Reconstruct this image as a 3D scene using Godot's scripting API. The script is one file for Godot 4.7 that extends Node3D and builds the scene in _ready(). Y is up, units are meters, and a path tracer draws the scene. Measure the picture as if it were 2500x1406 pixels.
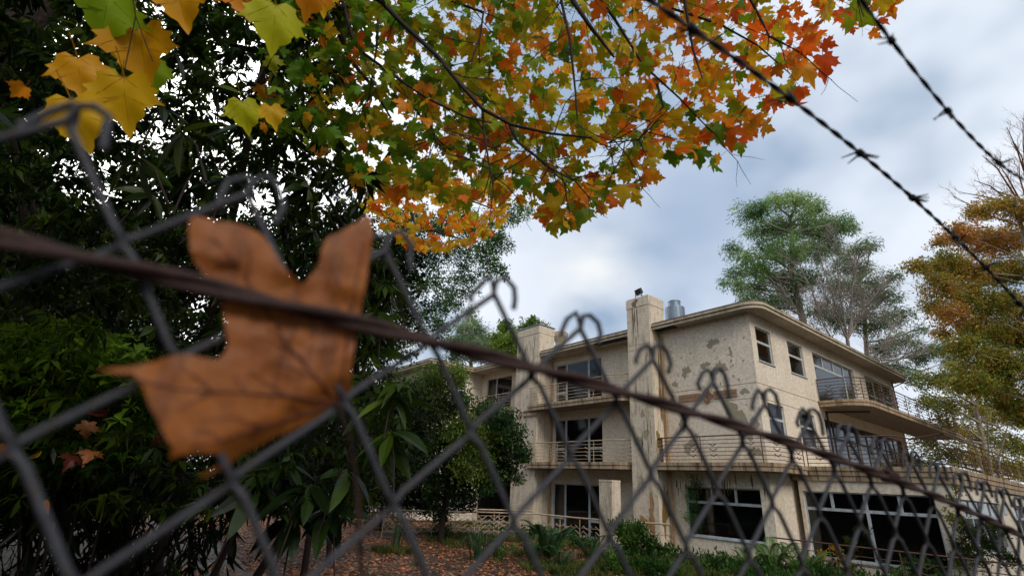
extends Node3D

# ---------- mesh builder ----------
class MB:
	var v := PackedVector3Array()
	var n := PackedVector3Array()
	var c := PackedColorArray()
	var ix := PackedInt32Array()
	var col := Color(1, 1, 1)
	func tri(a: Vector3, b: Vector3, d: Vector3) -> void:
		var m := (b - a).cross(d - a).normalized()
		var k := v.size()
		v.append(a); v.append(b); v.append(d)
		for i in 3:
			n.append(m); c.append(col)
		ix.append(k); ix.append(k + 2); ix.append(k + 1)
	func quad(a: Vector3, b: Vector3, d: Vector3, e: Vector3) -> void:
		var m := (b - a).cross(e - a).normalized()
		var k := v.size()
		v.append(a); v.append(b); v.append(d); v.append(e)
		for i in 4:
			n.append(m); c.append(col)
		for i in [0, 2, 1, 0, 3, 2]:
			ix.append(k + i)
	# box spanned from corner o by the vectors x, y, z (right handed)
	func box(o: Vector3, x: Vector3, y: Vector3, z: Vector3) -> void:
		quad(o + z, o + z + x, o + z + x + y, o + z + y)
		quad(o + x, o, o + y, o + x + y)
		quad(o, o + z, o + z + y, o + y)
		quad(o + x + z, o + x, o + x + y, o + x + y + z)
		quad(o + y + z, o + x + y + z, o + x + y, o + y)
		quad(o, o + x, o + x + z, o + z)
	func abox(a: Vector3, b: Vector3) -> void:
		var lo := Vector3(min(a.x, b.x), min(a.y, b.y), min(a.z, b.z))
		var s := (b - a).abs()
		box(lo, Vector3(s.x, 0, 0), Vector3(0, s.y, 0), Vector3(0, 0, s.z))
	func bar(a: Vector3, b: Vector3, w: float, t: float, up := Vector3.UP) -> void:
		var d := b - a
		var s := d.cross(up).normalized() * w
		var u := d.cross(s).normalized() * t
		box(a - s * 0.5 - u * 0.5, d, s, u)
	func tube(pts: PackedVector3Array, rad, sides := 6, caps := true) -> void:
		var m := pts.size()
		if m < 2:
			return
		var k := v.size()
		var ref := Vector3.UP
		var t0 := (pts[1] - pts[0]).normalized()
		if absf(t0.dot(ref)) > 0.9:
			ref = Vector3.RIGHT
		var s := t0.cross(ref).normalized()
		for i in m:
			var t := (pts[min(i + 1, m - 1)] - pts[max(i - 1, 0)]).normalized()
			s = (s - t * s.dot(t)).normalized()
			var u := t.cross(s)
			var r: float = rad if rad is float else rad[i]
			for j in sides:
				var a := TAU * j / sides
				var q := s * cos(a) + u * sin(a)
				v.append(pts[i] + q * r); n.append(q); c.append(col)
		for i in m - 1:
			for j in sides:
				var a := k + i * sides + j
				var b := k + i * sides + (j + 1) % sides
				var d := a + sides
				var e := b + sides
				ix.append(a); ix.append(d); ix.append(b)
				ix.append(b); ix.append(d); ix.append(e)
		if caps:
			for w in [[0, -1], [m - 1, 1]]:
				var ctr := pts[w[0]]
				for j in sides:
					var a := v[k + w[0] * sides + j]
					var b := v[k + w[0] * sides + (j + 1) % sides]
					if w[1] > 0:
						tri(ctr, a, b)
					else:
						tri(ctr, b, a)
	# lathe about the vertical through o: profile of (radius, height)
	func lathe(o: Vector3, prof: Array, sides := 24) -> void:
		for i in prof.size() - 1:
			var p: Vector2 = prof[i]
			var q: Vector2 = prof[i + 1]
			for j in sides:
				var a := TAU * j / sides
				var b := TAU * (j + 1) / sides
				var da := Vector3(cos(a), 0, -sin(a))
				var db := Vector3(cos(b), 0, -sin(b))
				quad(o + da * p.x + Vector3.UP * p.y, o + db * p.x + Vector3.UP * p.y, o + db * q.x + Vector3.UP * q.y, o + da * q.x + Vector3.UP * q.y)
	# horizontal polygon (x,z) extruded from y0 to y1
	func slab(poly: PackedVector2Array, y0: float, y1: float) -> void:
		var p := poly
		if Geometry2D.is_polygon_clockwise(p):
			p = p.duplicate(); p.reverse()
		var tr := Geometry2D.triangulate_polygon(p)
		for i in range(0, tr.size(), 3):
			var a := p[tr[i]]; var b := p[tr[i + 1]]; var d := p[tr[i + 2]]
			if (b - a).cross(d - a) < 0:
				var h := b; b = d; d = h
			tri(Vector3(a.x, y1, a.y), Vector3(d.x, y1, d.y), Vector3(b.x, y1, b.y))
			tri(Vector3(a.x, y0, a.y), Vector3(b.x, y0, b.y), Vector3(d.x, y0, d.y))
		for i in p.size():
			var a := p[i]; var b := p[(i + 1) % p.size()]
			quad(Vector3(b.x, y0, b.y), Vector3(a.x, y0, a.y), Vector3(a.x, y1, a.y), Vector3(b.x, y1, b.y))
	func leaf(o: Vector3, dir: Vector3, side: Vector3, l: float, w: float, droop := 0.15) -> void:
		# lance leaf of two folded halves
		var nn := side.cross(dir).normalized()
		var k := v.size()
		var mid := o + dir * l * 0.5 + nn * l * 0.06
		var tip := o + dir * l - nn * l * droop
		var q := [o, mid + side * w * 0.5 + nn * w * 0.18, tip, mid - side * w * 0.5 + nn * w * 0.18, mid]
		for e in q:
			v.append(e); n.append(nn); c.append(col)
		for e in [0, 4, 1, 1, 4, 2, 0, 3, 4, 3, 2, 4]:
			ix.append(k + e)
	func mesh() -> ArrayMesh:
		var a := []
		a.resize(Mesh.ARRAY_MAX)
		a[Mesh.ARRAY_VERTEX] = v
		a[Mesh.ARRAY_NORMAL] = n
		a[Mesh.ARRAY_COLOR] = c
		a[Mesh.ARRAY_INDEX] = ix
		var m := ArrayMesh.new()
		m.add_surface_from_arrays(Mesh.PRIMITIVE_TRIANGLES, a)
		return m

const CAM := Vector3(9.45711928, 1.77214362, 19.86417981)
const RIGHT := Vector3(0.62597652, 0.0524314, -0.77807734)
const UPV := Vector3(0.25820475, 0.92752618, 0.27023228)
const BACK := Vector3(0.73585577, -0.37006233, 0.56707157)
const FOC := 1217.57
const G := -0.4
var rng := RandomNumberGenerator.new()
var M := {}

# ---------- helpers ----------
# a point at a distance along the optical axis, seen from where the photographer stood
func at(x: float, y: float, d: float) -> Vector3:
	return CAM + (RIGHT * ((x - 1250.0) / FOC) - UPV * ((y - 703.0) / FOC) - BACK) * d
func rf(a: float, b: float) -> float:
	return rng.randf_range(a, b)
func rdir() -> Vector3:
	var z := rf(-1, 1)
	var a := rf(0, TAU)
	var r := sqrt(1 - z * z)
	return Vector3(r * cos(a), z, r * sin(a))
func lin(r: float, g: float, b: float) -> Color:
	return Color(r, g, b).srgb_to_linear()
func base(called: String, where: Vector3) -> Node3D:
	var o := Node3D.new()
	o.name = called
	o.position = where
	add_child(o, true)
	return o
func tag(o: Node, label: String, category: String, group := "") -> void:
	o.set_meta("label", label)
	o.set_meta("category", category)
	if group:
		o.set_meta("group", group)
func put(called: String, m, mat: Material, parent: Node = null) -> MeshInstance3D:
	var o := MeshInstance3D.new()
	o.name = called
	o.mesh = m.mesh() if m is MB else m
	o.material_override = mat
	(parent if parent else self).add_child(o, true)
	if parent is Node3D:
		# meshes are built in world coordinates; hang them under the thing without moving them
		o.position = -world_of(parent)
	return o
func world_of(n: Node) -> Vector3:
	var p := Vector3.ZERO
	while n is Node3D and n != self:
		p += n.position
		n = n.get_parent()
	return p
func struct(o: Node) -> Node:
	o.set_meta("kind", "structure")
	return o
func many(called: String, mesh: Mesh, mat: Material, xf: Array, cols: Array, parent: Node = null) -> MultiMeshInstance3D:
	var mm := MultiMesh.new()
	mm.transform_format = MultiMesh.TRANSFORM_3D
	mm.use_colors = true
	mm.mesh = mesh
	mm.instance_count = xf.size()
	for i in xf.size():
		mm.set_instance_transform(i, xf[i])
		mm.set_instance_color(i, cols[i])
	var o := MultiMeshInstance3D.new()
	o.name = called
	o.multimesh = mm
	o.material_override = mat
	(parent if parent else self).add_child(o, true)
	if parent:
		o.position = -world_of(parent)
	o.set_meta("kind", "stuff")
	return o

# ---------- textures ----------
func noise(seed_: int, freq: float, oct := 4) -> FastNoiseLite:
	var f := FastNoiseLite.new()
	f.seed = seed_
	f.noise_type = FastNoiseLite.TYPE_SIMPLEX_SMOOTH
	f.frequency = freq
	f.fractal_octaves = oct
	return f
# seamless grey picture as floats
func field(seed_: int, freq: float, w: int, h: int, oct := 4) -> PackedByteArray:
	var im := noise(seed_, freq, oct).get_seamless_image(w, h)
	im.convert(Image.FORMAT_L8)
	return im.get_data()
func tex_blend(w: int, ca: Color, cb: Color, cc: Color, f1: float, f2: float, streak: float, seed_: int) -> ImageTexture:
	# base colour ca, blotches cb, upright streaks cc
	var a := field(seed_, f1, w, w)
	var b := field(seed_ + 1, f2, w, w, 5)
	var s := field(seed_ + 2, 0.035, w, w, 3)
	var im := Image.create(w, w, false, Image.FORMAT_RGB8)
	for y in w:
		for x in w:
			var i := y * w + x
			var k := a[i] / 255.0
			var g := b[i] / 255.0
			var st := s[(y / 14) * w + x] / 255.0
			var m := clampf((k - 0.45) * 2.2, 0, 1) * 0.7 + (g - 0.5) * 0.5
			var q := ca.lerp(cb, clampf(m, 0, 1))
			q = q.lerp(cc, clampf((st - 0.56) * 5.0, 0, 1) * streak * clampf(0.3 + k, 0, 1))
			var d := 1.0 + (g - 0.5) * 0.22
			im.set_pixel(x, y, Color(q.r * d, q.g * d, q.b * d))
	return ImageTexture.create_from_image(im)
func bump_tex(seed_: int, freq: float, oct := 5) -> ImageTexture:
	var im := noise(seed_, freq, oct).get_seamless_image(256, 256)
	im.convert(Image.FORMAT_RGB8)
	return ImageTexture.create_from_image(im)
func plain(c: Color, rough := 0.8, metal := 0.0) -> StandardMaterial3D:
	var m := StandardMaterial3D.new()
	m.albedo_color = c
	m.roughness = rough
	m.metallic = metal
	return m
func surf(tex: Texture2D, scale: float, rough: float, bump: Texture2D = null, bs := 1.0, stretch := 1.0) -> StandardMaterial3D:
	var m := StandardMaterial3D.new()
	m.albedo_texture = tex
	m.roughness = rough
	m.uv1_triplanar = true
	m.uv1_world_triplanar = true
	m.uv1_scale = Vector3(scale, scale * stretch, scale)
	if bump:
		m.heightmap_enabled = true
		m.heightmap_texture = bump
		m.heightmap_scale = bs
	return m
func leafy(rough := 0.45, back := 0.8, spec := 0.4) -> StandardMaterial3D:
	var m := StandardMaterial3D.new()
	m.vertex_color_use_as_albedo = true
	m.roughness = rough
	m.metallic_specular = spec
	m.backlight_enabled = true
	m.backlight = Color(back, back, back).linear_to_srgb()
	return m
func materials() -> void:
	var b1 := bump_tex(11, 0.06)
	var b2 := bump_tex(12, 0.02, 6)
	M.wall = surf(tex_blend(512, Color(0.87, 0.813, 0.73), Color(0.82, 0.757, 0.662), Color(0.72, 0.645, 0.55), 0.006, 0.05, 0.16, 21), 0.22, 0.85, b1, 0.6)
	M.chimney = surf(tex_blend(512, Color(0.81, 0.75, 0.66), Color(0.72, 0.65, 0.56), Color(0.48, 0.42, 0.33), 0.012, 0.06, 0.38, 31), 0.3, 0.9, b1, 0.8)
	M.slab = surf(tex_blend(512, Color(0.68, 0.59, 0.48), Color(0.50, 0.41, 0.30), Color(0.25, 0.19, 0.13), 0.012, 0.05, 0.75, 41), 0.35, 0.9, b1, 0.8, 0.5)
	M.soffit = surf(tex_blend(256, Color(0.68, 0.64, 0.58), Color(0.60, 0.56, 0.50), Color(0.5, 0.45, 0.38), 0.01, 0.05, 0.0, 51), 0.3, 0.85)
	M.shaded_underside = surf(tex_blend(256, Color(0.47, 0.43, 0.38), Color(0.40, 0.36, 0.31), Color(0.33, 0.29, 0.24), 0.012, 0.05, 0.0, 55), 0.4, 0.9)  # dirty soffit, darkened further to carry the deep shade under the balconies
	M.shaded_frame = surf(tex_blend(256, Color(0.30, 0.30, 0.29), Color(0.24, 0.23, 0.22), Color(0.2, 0.18, 0.15), 0.02, 0.08, 0.3, 105), 1.0, 0.7)  # frame paint darkened to carry the shade under the upper balcony
	M.fascia = surf(tex_blend(256, Color(0.72, 0.66, 0.56), Color(0.62, 0.54, 0.43), Color(0.45, 0.37, 0.27), 0.012, 0.06, 0.4, 61), 0.25, 0.8)
	M.render = surf(tex_blend(256, Color(0.62, 0.575, 0.48), Color(0.56, 0.52, 0.43), Color(0.5, 0.46, 0.37), 0.02, 0.08, 0.2, 71), 0.8, 0.95, b1, 0.8)
	M.rust = surf(tex_blend(256, Color(0.19, 0.10, 0.075), Color(0.11, 0.065, 0.06), Color(0.30, 0.15, 0.085), 0.03, 0.1, 0.5, 81), 14.0, 0.8, b2, 0.15)
	M.rail = surf(tex_blend(256, Color(0.72, 0.64, 0.53), Color(0.55, 0.44, 0.34), Color(0.36, 0.23, 0.15), 0.02, 0.08, 0.6, 91), 2.0, 0.6)
	M.railrust = surf(tex_blend(256, Color(0.34, 0.22, 0.17), Color(0.22, 0.13, 0.10), Color(0.42, 0.33, 0.26), 0.02, 0.08, 0.7, 95), 2.0, 0.7)
	M.frame = surf(tex_blend(256, Color(0.72, 0.75, 0.77), Color(0.62, 0.63, 0.62), Color(0.45, 0.42, 0.36), 0.02, 0.08, 0.3, 101), 1.0, 0.6)
	M.roof = surf(tex_blend(256, Color(0.42, 0.38, 0.32), Color(0.33, 0.29, 0.24), Color(0.25, 0.2, 0.16), 0.02, 0.08, 0.4, 111), 0.5, 0.9)
	M.bark = surf(tex_blend(256, Color(0.20, 0.15, 0.12), Color(0.11, 0.085, 0.07), Color(0.28, 0.23, 0.18), 0.02, 0.08, 0.6, 121), 6.0, 0.95, b2, 1.0, 0.4)
	M.twig = surf(tex_blend(256, Color(0.16, 0.11, 0.09), Color(0.10, 0.07, 0.06), Color(0.25, 0.18, 0.13), 0.02, 0.08, 0.4, 123), 10.0, 0.9)
	M.grey_bark = surf(tex_blend(256, Color(0.60, 0.55, 0.51), Color(0.48, 0.43, 0.40), Color(0.72, 0.68, 0.63), 0.02, 0.08, 0.6, 131), 0.6, 0.95)
	M.red_bark = surf(tex_blend(256, Color(0.50, 0.33, 0.22), Color(0.36, 0.22, 0.15), Color(0.6, 0.45, 0.33), 0.02, 0.08, 0.6, 133), 1.0, 0.95)
	M.soil = surf(tex_blend(512, Color(0.20, 0.15, 0.10), Color(0.14, 0.10, 0.07), Color(0.13, 0.15, 0.06), 0.012, 0.08, 0.2, 141), 0.35, 0.95, b2, 2.0)
	M.asphalt = surf(tex_blend(512, Color(0.27, 0.27, 0.27), Color(0.22, 0.22, 0.22), Color(0.31, 0.29, 0.26), 0.012, 0.2, 0.3, 151), 0.8, 0.9, b1, 0.5)
	M.wire = surf(tex_blend(256, Color(0.24, 0.245, 0.27), Color(0.14, 0.14, 0.155), Color(0.23, 0.15, 0.11), 0.03, 0.12, 0.5, 161), 18.0, 0.65, b2, 0.05)
	M.wire.metallic = 0.25
	M.barb = surf(tex_blend(256, Color(0.15, 0.14, 0.15), Color(0.10, 0.09, 0.10), Color(0.18, 0.12, 0.10), 0.03, 0.12, 0.5, 165), 18.0, 0.7)
	M.metal = surf(tex_blend(256, Color(0.50, 0.55, 0.60), Color(0.40, 0.45, 0.50), Color(0.34, 0.34, 0.34), 0.02, 0.06, 0.6, 171), 0.8, 0.5)
	M.metal.metallic = 0.4
	M.ornament = surf(tex_blend(256, Color(0.60, 0.47, 0.36), Color(0.50, 0.39, 0.30), Color(0.4, 0.3, 0.22), 0.02, 0.06, 0.4, 181), 1.0, 0.85)
	M.pipe = surf(tex_blend(256, Color(0.66, 0.52, 0.34), Color(0.55, 0.40, 0.24), Color(0.38, 0.22, 0.12), 0.02, 0.06, 0.6, 191), 0.8, 0.7)
	M.stain = surf(tex_blend(256, Color(0.48, 0.41, 0.32), Color(0.40, 0.33, 0.25), Color(0.33, 0.27, 0.2), 0.02, 0.08, 0.6, 195), 1.2, 0.95)
	M.moss = surf(tex_blend(256, Color(0.50, 0.40, 0.20), Color(0.38, 0.31, 0.16), Color(0.28, 0.24, 0.12), 0.02, 0.08, 0.6, 197), 1.2, 0.95)
	M.inside = plain(Color(0.42, 0.40, 0.37), 0.9)
	M.dark = plain(Color(0.09, 0.085, 0.08), 0.8)
	M.curtain = plain(Color(0.6, 0.62, 0.62), 0.9)
	var gl := StandardMaterial3D.new()
	gl.albedo_color = Color(0.03, 0.035, 0.04, 0.62)
	gl.transparency = BaseMaterial3D.TRANSPARENCY_ALPHA
	gl.roughness = 0.06
	M.glass = gl
	M.leaf = leafy(0.5, 1.0, 0.35)
	M.gloss = leafy(0.4, 1.0, 0.32)
	M.far = leafy(0.6, 0.7, 0.25)
	M.litter = leafy(0.7, 0.2, 0.3)
	M.dead = surf(tex_blend(256, Color(0.66, 0.38, 0.13), Color(0.53, 0.28, 0.10), Color(0.37, 0.18, 0.07), 0.010, 0.05, 0.6, 201), 9.0, 0.6, b2, 0.12)
	M.dead.backlight_enabled = true
	M.dead.backlight = Color(0.9, 0.9, 0.9)
	M.vein = plain(Color(0.33, 0.15, 0.07), 0.7)

# ---------- sky ----------
func sky_picture() -> ImageTexture:
	var w := 1024
	var h := 512
	var im := Image.create(w, h, false, Image.FORMAT_RGBF)
	var n1 := noise(5, 1.5, 5)
	var n2 := noise(9, 3.4, 4)
	var glow := (at(360, 330, 1) - CAM).normalized()
	var dark := (at(1640, 560, 1) - CAM).normalized()
	var spot := (at(1450, 640, 1) - CAM).normalized()
	for y in h:
		var el := PI * (0.5 - (y + 0.5) / h)
		for x in w:
			var az := TAU * (x + 0.5) / w
			# Godot's panorama: u = atan2(x, -z) / TAU
			var d := Vector3(sin(az) * cos(el), sin(el), -cos(az) * cos(el))
			var hh := maxf(d.y, 0.0) + 0.22
			var p := Vector3(d.x / hh, 0.6, d.z / hh)
			var a := n1.get_noise_3dv(p * 0.55 + Vector3(d.x, 0, d.z) * 0.5)
			var b := n2.get_noise_3dv(p * 0.5)
			var k := clampf(0.5 + a * 1.0 + b * 0.30, 0, 1)
			k = k * k * (3 - 2 * k)
			k = clampf((k - 0.5) * 1.25 + 0.5, 0, 1)
			var col := Color(0.265, 0.35, 0.47).lerp(Color(0.65, 0.70, 0.775), k)
			var low := clampf(1.0 - d.y / 0.30, 0, 1)
			col = col.lerp(Color(0.80, 0.83, 0.87), low * low * 0.6)
			var g := maxf(d.dot(glow), 0.0)
			var gl := pow(g, 16.0) * 0.9 + pow(g, 34.0) * 2.6
			col += Color(1.0, 0.98, 0.92) * gl
			var bank := pow(maxf(d.dot(dark), 0.0), 40.0)
			col = col.lerp(Color(0.24, 0.33, 0.48), bank * clampf(0.62 + a * 0.9, 0, 0.9))
			var s := pow(maxf(d.dot(spot), 0.0), 220.0)
			col = col.lerp(Color(0.70, 0.72, 0.73), s * clampf(0.55 + b * 1.4, 0, 1))
			im.set_pixel(x, y, col)
	return ImageTexture.create_from_image(im)

# ---------- building ----------
# a wall with openings; holes are [u0, u1, y0, y1] measured along U from O
func wall(called: String, par: Node, o: Vector3, u: Vector3, nn: Vector3, w: float, y0: float, y1: float, holes: Array, th: float, mat: Material, grooves := [], ends := 3) -> MeshInstance3D:
	var us := [0.0, w]
	var vs := [y0, y1]
	for q in holes:
		us.append_array([q[0], q[1]])
		vs.append_array([q[2], q[3]])
	for g in grooves:
		vs.append_array([g, g + 0.03])
	us.sort(); vs.sort()
	var mb := MB.new()
	var pt := func(a: float, b: float, d: float) -> Vector3: return Vector3(o.x, 0, o.z) + u * a + Vector3.UP * b + nn * d
	var face := func(a0: float, a1: float, b0: float, b1: float, d: float, back: bool) -> void:
		var p: Vector3 = pt.call(a0, b0, d)
		var q: Vector3 = pt.call(a1, b0, d)
		var r: Vector3 = pt.call(a1, b1, d)
		var s: Vector3 = pt.call(a0, b1, d)
		if ((q - p).cross(s - p).dot(nn) > 0) == back:
			mb.quad(q, p, s, r)
		else:
			mb.quad(p, q, r, s)
	for i in us.size() - 1:
		for j in vs.size() - 1:
			if us[i + 1] - us[i] < 0.001 or vs[j + 1] - vs[j] < 0.001:
				continue
			var cu: float = (us[i] + us[i + 1]) / 2
			var cv: float = (vs[j] + vs[j + 1]) / 2
			var open := false
			for q in holes:
				open = open or (cu > q[0] and cu < q[1] and cv > q[2] and cv < q[3])
			if open:
				continue
			var d := 0.0
			for g in grooves:
				if cv > g and cv < g + 0.03:
					d = -0.025
			face.call(us[i], us[i + 1], vs[j], vs[j + 1], d, false)
			face.call(us[i], us[i + 1], vs[j], vs[j + 1], -th, true)
			if d < 0:
				mb.quad(pt.call(us[i], vs[j], 0), pt.call(us[i + 1], vs[j], 0), pt.call(us[i + 1], vs[j], d), pt.call(us[i], vs[j], d))
				mb.quad(pt.call(us[i], vs[j + 1], d), pt.call(us[i + 1], vs[j + 1], d), pt.call(us[i + 1], vs[j + 1], 0), pt.call(us[i], vs[j + 1], 0))
	for q in [[0.0, w, y0, y1, 1]] + holes:
		var f: bool = q.size() > 4
		var c := [Vector2(q[0], q[2]), Vector2(q[1], q[2]), Vector2(q[1], q[3]), Vector2(q[0], q[3])]
		for i in 4:
			if f and ((i == 1 and not ends & 2) or (i == 3 and not ends & 1)):
				continue
			var a: Vector2 = c[i]
			var b: Vector2 = c[(i + 1) % 4]
			var p: Vector3 = pt.call(a.x, a.y, 0)
			var r: Vector3 = pt.call(b.x, b.y, 0)
			if f:
				mb.quad(p, p - nn * th, r - nn * th, r)
			else:
				mb.quad(p, r, r - nn * th, p - nn * th)
	return put(called, mb, mat, par)

# a window of framed panes; cells are [u0, u1, y0, y1]
func window(par: Node, o: Vector3, u: Vector3, nn: Vector3, cells: Array, inset := 0.12, fw := 0.05, sill := true, called := "window", fmat: Material = null) -> MeshInstance3D:
	var mb := MB.new()
	var lo := Vector2(1e9, 1e9)
	var hi := Vector2(-1e9, -1e9)
	var q := func(a: float, b: float, d: float) -> Vector3: return Vector3(o.x, 0, o.z) + u * a + Vector3.UP * b + nn * d
	var bx := func(m: MB, a0: float, a1: float, b0: float, b1: float, d0: float, d1: float) -> void:
		var x := u * (a1 - a0)
		var y := Vector3.UP * (b1 - b0)
		var z := nn * (d1 - d0)
		var c: Vector3 = q.call(a0, b0, d0)
		if x.cross(y).dot(z) < 0:
			c += x
			x = -x
		m.box(c, x, y, z)
	var di := -inset
	for k in cells:
		lo = lo.min(Vector2(k[0], k[2])); hi = hi.max(Vector2(k[1], k[3]))
		bx.call(mb, k[0], k[0] + fw, k[2], k[3], di - 0.03, di + 0.03)
		bx.call(mb, k[1] - fw, k[1], k[2], k[3], di - 0.03, di + 0.03)
		bx.call(mb, k[0] + fw, k[1] - fw, k[2], k[2] + fw, di - 0.03, di + 0.028)
		bx.call(mb, k[0] + fw, k[1] - fw, k[3] - fw, k[3], di - 0.03, di + 0.028)
	var w := put(called, mb, fmat if fmat else M.frame, par)
	for k in cells:
		var p := MB.new()
		bx.call(p, k[0] + fw, k[1] - fw, k[2] + fw, k[3] - fw, di - 0.004, di + 0.002)
		put("pane", p, M.glass, w)
	if sill:
		var s := MB.new()
		bx.call(s, lo.x - 0.05, hi.x + 0.05, lo.y - 0.05, lo.y, -inset + 0.032, 0.05)
		put("sill", s, M.frame, w)
	return w

func arc(c: Vector2, r: float, a0: float, a1: float, k := 8) -> PackedVector2Array:
	var p := PackedVector2Array()
	for i in k + 1:
		var a := lerpf(a0, a1, float(i) / k)
		p.append(c + Vector2(cos(a), sin(a)) * r)
	return p
func path3(p: PackedVector2Array, y: float) -> PackedVector3Array:
	var o := PackedVector3Array()
	for q in p:
		o.append(Vector3(q.x, y, q.y))
	return o
func along(p: PackedVector3Array, d: float) -> Vector3:
	for i in p.size() - 1:
		var l := p[i].distance_to(p[i + 1])
		if d <= l:
			return p[i].lerp(p[i + 1], d / l)
		d -= l
	return p[p.size() - 1]
func length_of(p: PackedVector3Array) -> float:
	var l := 0.0
	for i in p.size() - 1:
		l += p[i].distance_to(p[i + 1])
	return l

# art deco railing along a path of handrail points: rods, posts, chevrons
func railing(par: Node, top: PackedVector3Array, hgt: float, gap: float, rods: int, mat: Material, zig := 2, spread := 0.3, r := 0.026) -> void:
	var h := MB.new()
	h.tube(top, r, 8)
	put("handrail", h, mat, par)
	for i in rods:
		var m := MB.new()
		var pts := PackedVector3Array()
		for q in top:
			pts.append(q - Vector3.UP * (hgt * (i + 1.0) / (rods + 0.6)))
		m.tube(pts, 0.013, 5)
		put("rod", m, mat, par)
	var l := length_of(top)
	var k := maxi(1, roundi(l / gap))
	for i in k + 1:
		var d := clampf(l * i / k, 0.03, l - 0.03)
		var p := along(top, d)
		var m := MB.new()
		m.tube(PackedVector3Array([p - Vector3.UP * r, p - Vector3.UP * (hgt + 0.02)]), 0.018, 6)
		put("post", m, mat, par)
		if zig and i < k:
			# a column of pointed bars beside every post and in mid bay
			for c in zig:
				var f := (0.22 if zig == 1 else 0.16 + 0.62 * c)
				var dd := d + l / k * f
				var a := along(top, dd)
				var b := along(top, minf(dd + spread * 0.5, l))
				var e := along(top, minf(dd + spread, l))
				for s in 3:
					var y := hgt * (0.30 + 0.2 * s)
					var z := MB.new()
					var down := Vector3.UP * y
					var z2 := Vector3.UP * minf(0.11, spread * 0.3) * (1.0 if spread < 0.4 else 1.4)
					z.tube(PackedVector3Array([a - down, b - down - z2, e - down]), 0.018, 5)
					put("chevron", z, mat, par)

func grow(poly: PackedVector2Array, d: float) -> PackedVector2Array:
	var g := Geometry2D.offset_polygon(poly, d, Geometry2D.JOIN_MITER)
	return g[0] if g.size() else poly

func balcony(par: Node, poly: PackedVector2Array, y0: float, y1: float, bands := 2) -> MeshInstance3D:
	var mb := MB.new()
	var s := (y1 - y0) / bands
	for i in bands:
		mb.slab(grow(poly, 0.03 * (i + 1 - bands) - (0.0 if i else 0.0)), y0 + s * i + (0.018 if i else 0.0), y0 + s * (i + 1))
	mb.slab(grow(poly, -0.10), y0 + 0.02, y1 - 0.02)
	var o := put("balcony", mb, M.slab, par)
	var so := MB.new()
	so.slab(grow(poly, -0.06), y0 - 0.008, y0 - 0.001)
	put("soffit", so, M.shaded_underside, o)
	return o

func patch(par: Node, c: Vector3, u: Vector3, nn: Vector3, rx: float, ry: float, mat: Material, called := "peeled_patch") -> void:
	# an island of bare render with a ragged edge, its coat standing 4 mm proud
	var poly := PackedVector2Array()
	var ph := rf(0, 9)
	for i in 40:
		var a := TAU * i / 40
		var r := 1.0 + 0.28 * sin(a * 2 + ph) + 0.2 * sin(a * 3 + ph * 2) + 0.16 * sin(a * 7 + ph * 3) + rf(-0.12, 0.12)
		poly.append(Vector2(cos(a) * rx, sin(a) * ry) * r * 0.72)
	var tr := Geometry2D.triangulate_polygon(poly)
	var mb := MB.new()
	var f := func(p: Vector2, d: float) -> Vector3: return c + u * p.x + Vector3.UP * p.y + nn * d
	for i in range(0, tr.size(), 3):
		var p: Vector3 = f.call(poly[tr[i]], 0.004)
		var q: Vector3 = f.call(poly[tr[i + 1]], 0.004)
		var r: Vector3 = f.call(poly[tr[i + 2]], 0.004)
		if (q - p).cross(r - p).dot(nn) < 0:
			mb.tri(p, r, q)
		else:
			mb.tri(p, q, r)
	for i in 40:
		var p := poly[i]
		var q := poly[(i + 1) % 40]
		mb.quad(f.call(p, -0.002), f.call(q, -0.002), f.call(q, 0.004), f.call(p, 0.004))
	put(called, mb, mat, par)

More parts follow.
